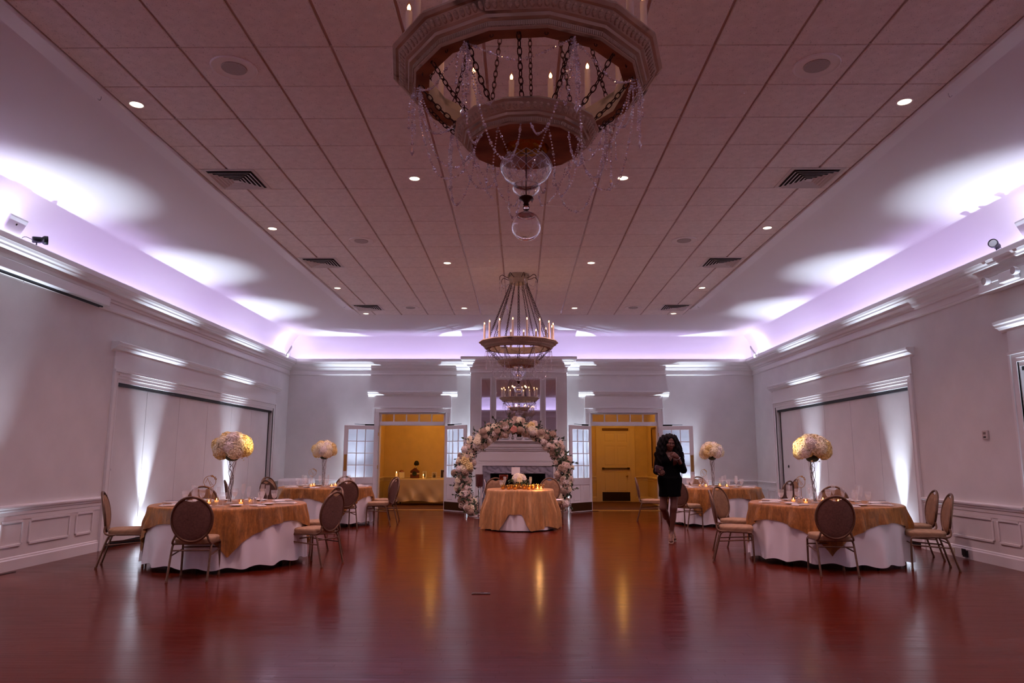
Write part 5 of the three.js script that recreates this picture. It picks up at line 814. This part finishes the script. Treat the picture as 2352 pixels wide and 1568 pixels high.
// ------------------------------------------------------------------ the woman
{
  function nets(lo, hi, cell, f) {                      // surface nets: one vertex per cell that the surface crosses
    const n = lo.map((a, i) => Math.ceil((hi[i] - a) / cell) + 1), [nx, ny, nz] = n, F = new Float32Array(nx * ny * nz), id = (i, j, k) => (k * ny + j) * nx + i;
    for (let k = 0; k < nz; k++) for (let j = 0; j < ny; j++) for (let i = 0; i < nx; i++) F[id(i, j, k)] = f(lo[0] + i * cell, lo[1] + j * cell, lo[2] + k * cell);
    const vid = new Int32Array(nx * ny * nz).fill(-1), pos = [], idx = [];
    for (let k = 0; k + 1 < nz; k++) for (let j = 0; j + 1 < ny; j++) for (let i = 0; i + 1 < nx; i++) {
      let c = 0, x = 0, y = 0, z = 0; const v = (q) => F[id(i + (q & 1), j + (q >> 1 & 1), k + (q >> 2))];
      for (const [a, b] of [[0, 1], [2, 3], [4, 5], [6, 7], [0, 2], [1, 3], [4, 6], [5, 7], [0, 4], [1, 5], [2, 6], [3, 7]]) { const p = v(a), q = v(b); if (p < 0 === q < 0) continue; const t = p / (p - q); c++; x += lerp(a & 1, b & 1, t); y += lerp(a >> 1 & 1, b >> 1 & 1, t); z += lerp(a >> 2, b >> 2, t); }
      if (c) { vid[id(i, j, k)] = pos.length / 3; pos.push(lo[0] + (i + x / c) * cell, lo[1] + (j + y / c) * cell, lo[2] + (k + z / c) * cell); }
    }
    const quad = (a, b, c, d, flip) => { if (a < 0 || b < 0 || c < 0 || d < 0) return; flip ? idx.push(a, c, b, a, d, c) : idx.push(a, b, c, a, c, d); };
    for (let k = 1; k + 1 < nz; k++) for (let j = 1; j + 1 < ny; j++) for (let i = 1; i + 1 < nx; i++) {
      const s = F[id(i, j, k)] < 0;
      if (s !== F[id(i + 1, j, k)] < 0) quad(vid[id(i, j - 1, k - 1)], vid[id(i, j, k - 1)], vid[id(i, j, k)], vid[id(i, j - 1, k)], !s);
      if (s !== F[id(i, j + 1, k)] < 0) quad(vid[id(i - 1, j, k - 1)], vid[id(i - 1, j, k)], vid[id(i, j, k)], vid[id(i, j, k - 1)], !s);
      if (s !== F[id(i, j, k + 1)] < 0) quad(vid[id(i - 1, j - 1, k)], vid[id(i, j - 1, k)], vid[id(i, j, k)], vid[id(i - 1, j, k)], !s);
    }
    const g = new THREE.BufferGeometry(); g.setAttribute('position', new THREE.Float32BufferAttribute(pos, 3)); g.setIndex(idx); g.computeVertexNormals(); return g;
  }
  const smin = (a, b, k) => { const h = Math.max(k - Math.abs(a - b), 0) / k; return Math.min(a, b) - h * h * k * .25; };
  const cap = (x, y, z, a, b, ra, rb) => { const ux = b[0] - a[0], uy = b[1] - a[1], uz = b[2] - a[2], t = clamp(((x - a[0]) * ux + (y - a[1]) * uy + (z - a[2]) * uz) / (ux * ux + uy * uy + uz * uz), 0, 1); return Math.hypot(x - a[0] - t * ux, y - a[1] - t * uy, z - a[2] - t * uz) - lerp(ra, rb, t); };
  const ell = (x, y, z, c, r) => { const k = Math.hypot((x - c[0]) / r[0], (y - c[1]) / r[1], (z - c[2]) / r[2]); return (k - 1) * Math.min(r[0], r[1], r[2]); };
  const J = { neck: [0, 1.47, -.01], head: [.012, 1.60, .015], sR: [-.165, 1.405, -.01], eR: [-.215, 1.145, -.015], wR: [-.205, 1.125, .20], sL: [.165, 1.405, -.01], eL: [.215, 1.165, .07], wL: [.105, 1.375, .185],
    hR: [-.085, .97, 0], kR: [-.135, .55, .045], aR: [.035, .235, -.23], bR: [.055, .05, -.13], tR: [.06, .04, -.075], hL: [.08, .97, 0], kL: [.035, .55, .06], aL: [-.005, .155, .03], bL: [-.04, .045, .145], tL: [-.052, .035, .205] };
  const torso = (x, y, z) => { let d = ell(x, y, z, [0, .99, -.01], [.165, .15, .115]); d = smin(d, ell(x, y, z, [0, 1.15, 0], [.118, .16, .088]), .10); d = smin(d, ell(x, y, z, [0, 1.33, -.005], [.148, .14, .098]), .09); d = smin(d, ell(x, y, z, [.062, 1.315, .075], [.06, .06, .055]), .04); d = smin(d, ell(x, y, z, [-.062, 1.315, .075], [.06, .06, .055]), .04); d = smin(d, cap(x, y, z, [-.13, 1.415, -.01], [.13, 1.415, -.01], .05, .05), .06); return d; };
  const arms = (x, y, z, e = 0) => { let d = cap(x, y, z, J.sR, J.eR, .046 + e, .036 + e); d = smin(d, cap(x, y, z, J.eR, J.wR, .036 + e, .025 + e), .02); let q = cap(x, y, z, J.sL, J.eL, .046 + e, .036 + e); q = smin(q, cap(x, y, z, J.eL, J.wL, .036 + e, .025 + e), .02); return Math.min(d, q); };
  const leg = (x, y, z, h, k, a, b, t) => { let d = cap(x, y, z, h, k, .088, .052); d = smin(d, cap(x, y, z, k, a, .05, .033), .04); const cf = [lerp(k[0], a[0], .3), lerp(k[1], a[1], .3), lerp(k[2], a[2], .3) - .018]; d = smin(d, ell(x, y, z, cf, [.046, .10, .05]), .04); d = smin(d, cap(x, y, z, a, b, .033, .034), .03); d = smin(d, cap(x, y, z, [a[0], a[1] - .03, a[2] - .03], b, .028, .03), .03); return smin(d, cap(x, y, z, b, t, .034, .022), .03); };
  const legs = (x, y, z) => smin(leg(x, y, z, J.hR, J.kR, J.aR, J.bR, J.tR), leg(x, y, z, J.hL, J.kL, J.aL, J.bL, J.tL), y > .7 ? .03 : .002);
  const skin = std({ color: 0x5f392b, roughness: .5 }), t = thing('person', 'woman with long dark wavy hair in a short black dress, hand at her mouth', 'person', [2.49, 0, -12.12], -.02);
  const bodyG = nets([-.30, -.01, -.32], [.30, 1.56, .26], .0115, (x, y, z) => { let d = smin(torso(x, y, z), legs(x, y, z), .07); d = smin(d, arms(x, y, z), .035); return smin(d, cap(x, y, z, [0, 1.42, -.02], [.008, 1.56, .0], .05, .046), .04); });
  // head with face, turned a little
  const headG = nets([-.12, -.16, -.14], [.12, .15, .14], .0042, (x, y, z) => {
    let d = ell(x, y, z, [0, .035, -.012], [.074, .094, .094]); d = smin(d, ell(x, y, z, [0, -.045, .028], [.054, .07, .058]), .05); d = smin(d, ell(x, y, z, [0, -.09, .052], [.026, .022, .024]), .03);
    for (const s of [-1, 1]) { d = -smin(-d, ell(x, y, z, [s * .031, .012, .094], [.022, .014, .018]), .014); d = smin(d, ell(x, y, z, [s * .045, -.022, .055], [.026, .022, .024]), .03); d = smin(d, ell(x, y, z, [s * .03, .034, .078], [.024, .006, .012]), .014); d = smin(d, ell(x, y, z, [s * .077, .0, -.012], [.009, .03, .018]), .008); }
    d = smin(d, cap(x, y, z, [0, .018, .084], [0, -.022, .102], .008, .013), .012); d = smin(d, ell(x, y, z, [-.012, -.028, .092], [.008, .007, .008]), .008); d = smin(d, ell(x, y, z, [.012, -.028, .092], [.008, .007, .008]), .008);
    d = smin(d, ell(x, y, z, [0, -.053, .085], [.024, .0055, .010]), .006); d = smin(d, ell(x, y, z, [0, -.064, .083], [.020, .007, .010]), .006); return smin(d, cap(x, y, z, [0, -.06, -.02], [0, -.17, -.03], .046, .05), .03);
  });
  const headM = T4(J.head[0], J.head[1], J.head[2], .16, .18, -.05); headG.applyMatrix4(headM);
  const hand = (w, tip, up, curl, seed) => {            // wrist, direction of the palm, direction of the back of the hand
    const d = V(...tip).normalize(), n = V(...up).addScaledVector(d, -V(...up).dot(d)).normalize(), s = d.clone().cross(n), P = (a, b, c) => { const p = V(...w).addScaledVector(d, a).addScaledVector(s, b).addScaledVector(n, c); return [p.x, p.y, p.z]; };
    const bones = [[P(-.02, 0, 0), P(.03, 0, 0), .023, .022], [P(.02, -.022, 0), P(.082, -.030, 0), .016, .013], [P(.02, -.008, 0), P(.086, -.010, .002), .016, .013], [P(.02, .008, 0), P(.084, .010, .002), .016, .013], [P(.02, .02, 0), P(.076, .029, 0), .016, .012]];
    [[-.030, .082, .068], [-.010, .086, .076], [.010, .084, .070], [.029, .076, .054]].forEach(([b, a, L], i) => { let x = a, h = 0, an = 0, p = P(x, b, h); [.45, .32, .24].forEach((f, k) => { an += curl * (k ? 1 : .75); x += L * f * cos(an); h -= L * f * sin(an); const q = P(x, b * 1.02, h); bones.push([p, q, .0094 - .0010 * k, .0086 - .0010 * k]); p = q; }); });
    bones.push([P(.015, -.024, -.004), P(.052, -.046, -.014), .013, .011], [P(.052, -.046, -.014), P(.078, -.046, -.028), .011, .0095], [P(.078, -.046, -.028), P(.098, -.040, -.040), .0095, .008]);
    const all = bones.flatMap((b) => [b[0], b[1]]), lo = [0, 1, 2].map((k) => Math.min(...all.map((p) => p[k])) - .03), hi = [0, 1, 2].map((k) => Math.max(...all.map((p) => p[k])) + .03);
    return nets(lo, hi, .0034, (x, y, z) => { let e = 9; bones.forEach((b, i) => { const q = cap(x, y, z, b[0], b[1], b[2], b[3]); e = i < 5 ? smin(e, q, .016) : smin(e, q, .004); }); return e; });
  };
  const handL = hand(J.wL, [-.72, .55, .08], [.1, .25, .95], .62), handR = hand(J.wR, [.12, -.02, 1], [-.92, .25, .0], .75);
  const body = merge([bodyG, headG, handL, handR]); mesh('body', body, skin, t);
  const M4 = (x, y, z) => V(x, y, z).applyMatrix4(headM), eyeMat = std({ color: 0x8a7c74, roughness: .2 }), iris = std({ color: 0x1a0e08, roughness: .15 }), lip = std({ color: 0x7a3430, roughness: .4 });
  for (const s of [-1, 1]) { const p = M4(s * .030, .012, .072), q = M4(s * .031, .011, .083); mesh('eye', put(new THREE.SphereGeometry(.0112, 14, 10), p.x, p.y, p.z), eyeMat, t); mesh('iris', put(new THREE.SphereGeometry(.0055, 10, 8), q.x, q.y, q.z), iris, t); const b = [-.018, 0, .018].map((k) => M4(s * .031 + k, .037 - .1 * Math.abs(k), .083 - k * k * 22)); mesh('eyebrow', tube(b, .0018, 8, 5), iris, t); }
  const lp = [-.022, -.01, 0, .01, .022].map((k) => M4(k, -.057, .0945 - k * k * 22)); mesh('lips', tube(lp, .0055, 12, 6), lip, t);
  // dress: torso, sleeves and a short skirt a little off the body
  const wob = (x, y, z) => .004 * sin(x * 60 + y * 25) * sin(z * 40 + y * 12);
  const dressG = nets([-.32, .70, -.24], [.32, 1.50, .26], .0115, (x, y, z) => {
    let d = torso(x, y, z) - .014; const s = sstep(1.02, .72, y), r = lerp(.175, .182, s), cx = -.012 * s; let k = Math.hypot((x - cx) / r, (z - .01) / (.125 + .02 * s)) - 1; k = Math.max(k * .125, y - 1.03); d = smin(d, k, .05);
    d = smin(d, arms(x, y, z, .017), .03); d = smin(d, ell(x, y, z, [-.19, 1.425, -.01], [.058, .05, .055]), .03); d = smin(d, ell(x, y, z, [.19, 1.425, -.01], [.058, .05, .055]), .03); d += wob(x, y, z) * .6;
    const w1 = (x - J.wR[0]) * .05 + (y - J.wR[1]) * 0 + (z - J.wR[2] + .035), ax = J.wL[0] - J.eL[0], ay = J.wL[1] - J.eL[1], az = J.wL[2] - J.eL[2], L = Math.hypot(ax, ay, az), w2 = ((x - J.eL[0]) * ax + (y - J.eL[1]) * ay + (z - J.eL[2]) * az) / L - L * .52;
    if (x < -.12) d = Math.max(d, w1); if (x > .04 && z > .06 && y > 1.12) { const near = Math.hypot(x - J.wL[0], y - J.wL[1], z - J.wL[2]); if (near < .18) d = Math.max(d, w2); }
    d = Math.max(d, .735 + .012 * x * 10 * .1 - y); const nk = Math.max(0, (1.47 - y)); d = Math.max(d, -(Math.max(Math.abs(x + .0) - .075 * clamp(1 - nk / .17, 0, 1), .02 - z + .0, 1.31 - y))); return Math.max(d, y - 1.475);
  });
  mesh('dress', dressG, phy({ color: 0x050506, roughness: .95, specularIntensity: .15 }), t);
  // hair: a heavy wavy mass round the face
  const hairG = nets([-.29, 1.18, -.22], [.31, 1.80, .20], .0095, (x, y, z) => {
    const hx = x - .012; let d = ell(x, y, z, [.010, 1.645, -.022], [.122, .125, .128]);
    for (const s of [-1, 1]) { d = smin(d, ell(x, y, z, [s * .105, 1.56, -.01], [.072, .16, .10]), .05); d = smin(d, ell(x, y, z, [s * .150, 1.43, .012], [.075, .15, .085]), .05); d = smin(d, ell(x, y, z, [s * .15, 1.32, .05], [.05, .11, .05]), .05); }
    d = smin(d, ell(x, y, z, [0, 1.42, -.09], [.18, .22, .07]), .06); d += .004 * sin(y * 62 + 5 * sin(x * 31) + 3 * sin(z * 27)) + .004 * sin(x * 90 + y * 40) + .004 * sin(z * 120 + y * 70 + x * 50);
    const face = ell(x, y, z, [.036, 1.585, .135], [.063, .105, .125]); return -smin(-d, face, .03);
  });
  const hairMat = phy({ color: 0x070505, roughness: .8, specularIntensity: .3 }); mesh('hair', hairG, hairMat, t);
  const locks = [], r = rngOf(31); for (let k = 0; k < 46; k++) { const s = k % 2 ? 1 : -1, x = s * (.10 + .12 * r()), y0 = 1.50 - .1 * r(), L = .16 + .16 * r(), z = -.03 + .11 * r(), p = []; for (let i = 0; i <= 7; i++) { const f = i / 7; p.push([x + s * .02 * f + .014 * sin(f * 9 + k), y0 - L * f, z + .012 * cos(f * 9 + k * 2)]); } locks.push(tube(p, .006 + .004 * r(), 18, 5)); } mesh('curl', locks, hairMat, t);
  // jewellery
  const wl = V(lerp(J.eL[0], J.wL[0], .93), lerp(J.eL[1], J.wL[1], .93), lerp(J.eL[2], J.wL[2], .93)), dl = V(J.wL[0] - J.eL[0], J.wL[1] - J.eL[1], J.wL[2] - J.eL[2]).normalize();
  mesh('bracelet', new THREE.TorusGeometry(.031, .005, 6, 20).applyQuaternion(new THREE.Quaternion().setFromUnitVectors(V(0, 0, 1), dl)).translate(wl.x, wl.y, wl.z), M.steel, t);
  mesh('pendant', [put(new THREE.OctahedronGeometry(.010), -.012, 1.375, .098), tube([[-.055, 1.455, .03], [-.03, 1.41, .078], [-.012, 1.385, .095], [.012, 1.41, .085], [.05, 1.455, .035]], .0016, 16, 5)], M.steel, t);
  // strappy heeled sandals
  const sandal = (a, b, q) => {
    const s = [], A = V(...a), B = V(...b), Q = V(...q), dir = B.clone().sub(A).setY(0).normalize(), heel = A.clone().addScaledVector(dir, -.045).setY(a[1] - .075), side = V(-dir.z, 0, dir.x);
    const mid = heel.clone().lerp(B, .5).setY(lerp(heel.y, .014, .62)), sole = curve([heel, mid, V(B.x, .010 + (b[1] - .045), B.z), V(Q.x, .008 + (q[1] - .035), Q.z).addScaledVector(dir, .03)]);
    s.push(grid(24, 8, (u, v) => { const p = sole.getPointAt(u), w = lerp(.020, .038, sstep(.2, .7, u)) * (u > .9 ? Math.sqrt(Math.max(.02, 1 - ((u - .9) / .1) ** 2)) : 1), e = v * 2 * PI; return [p.x + side.x * w * cos(e), p.y + .006 * sin(e), p.z + side.z * w * cos(e)]; }));
    s.push(bar(heel.clone(), V(heel.x, Math.max(.002, heel.y - .10 - (a[1] - .155) * .2), heel.z).addScaledVector(dir, .012), .011, 8, .005)); mesh('sandal', s, std({ color: 0xb89884, roughness: .35 }), t);
    const st = [], studs = []; for (let k = 0; k < 7; k++) { const f = k / 6, c = A.clone().lerp(Q, f * .95).add(V(0, f < .25 ? -.01 + .02 * (1 - f * 4) : -.004, 0)), rr = lerp(.042, .036, f); const loop = []; for (let i = 0; i <= 12; i++) { const e = lerp(-.35, PI + .35, i / 12); loop.push(c.clone().addScaledVector(side, rr * cos(e)).add(V(0, rr * sin(e) * (.85) - .004, 0)).addScaledVector(dir, -.012 * sin(e))); if (i % 3 === 0) studs.push(put(new THREE.OctahedronGeometry(.0058), loop[i].x, loop[i].y + .004, loop[i].z)); } st.push(tube(loop, .0036, 20, 5)); }
    mesh('straps', st, std({ color: 0xa88470, roughness: .4 }), t); mesh('studs', studs, M.brass, t);
  };
  sandal(J.aL, J.bL, J.tL); sandal(J.aR, J.bR, J.tR);
  const cl = thing('clutch', 'dark red clutch held upright in the woman\'s hand', 'bag', [2.49 + J.wR[0] - .012, 1.105, -12.12 + J.wR[2] + .075], .5); mesh('pouch', put(new RoundedBoxGeometry(.15, .115, .03, 3, .012), -.01, .075, 0, 0, 0, -.25), std({ color: 0x3a0e10, roughness: .35 }), cl); mesh('flap', put(new RoundedBoxGeometry(.152, .055, .034, 3, .01), -.016, .1, 0, 0, 0, -.25), std({ color: 0x44100f, roughness: .3 }), cl); mesh('clasp', box(.02, .012, .006, -.01, .078, .019, .002), M.brass, cl);
}
renderer.render(scene, camera);
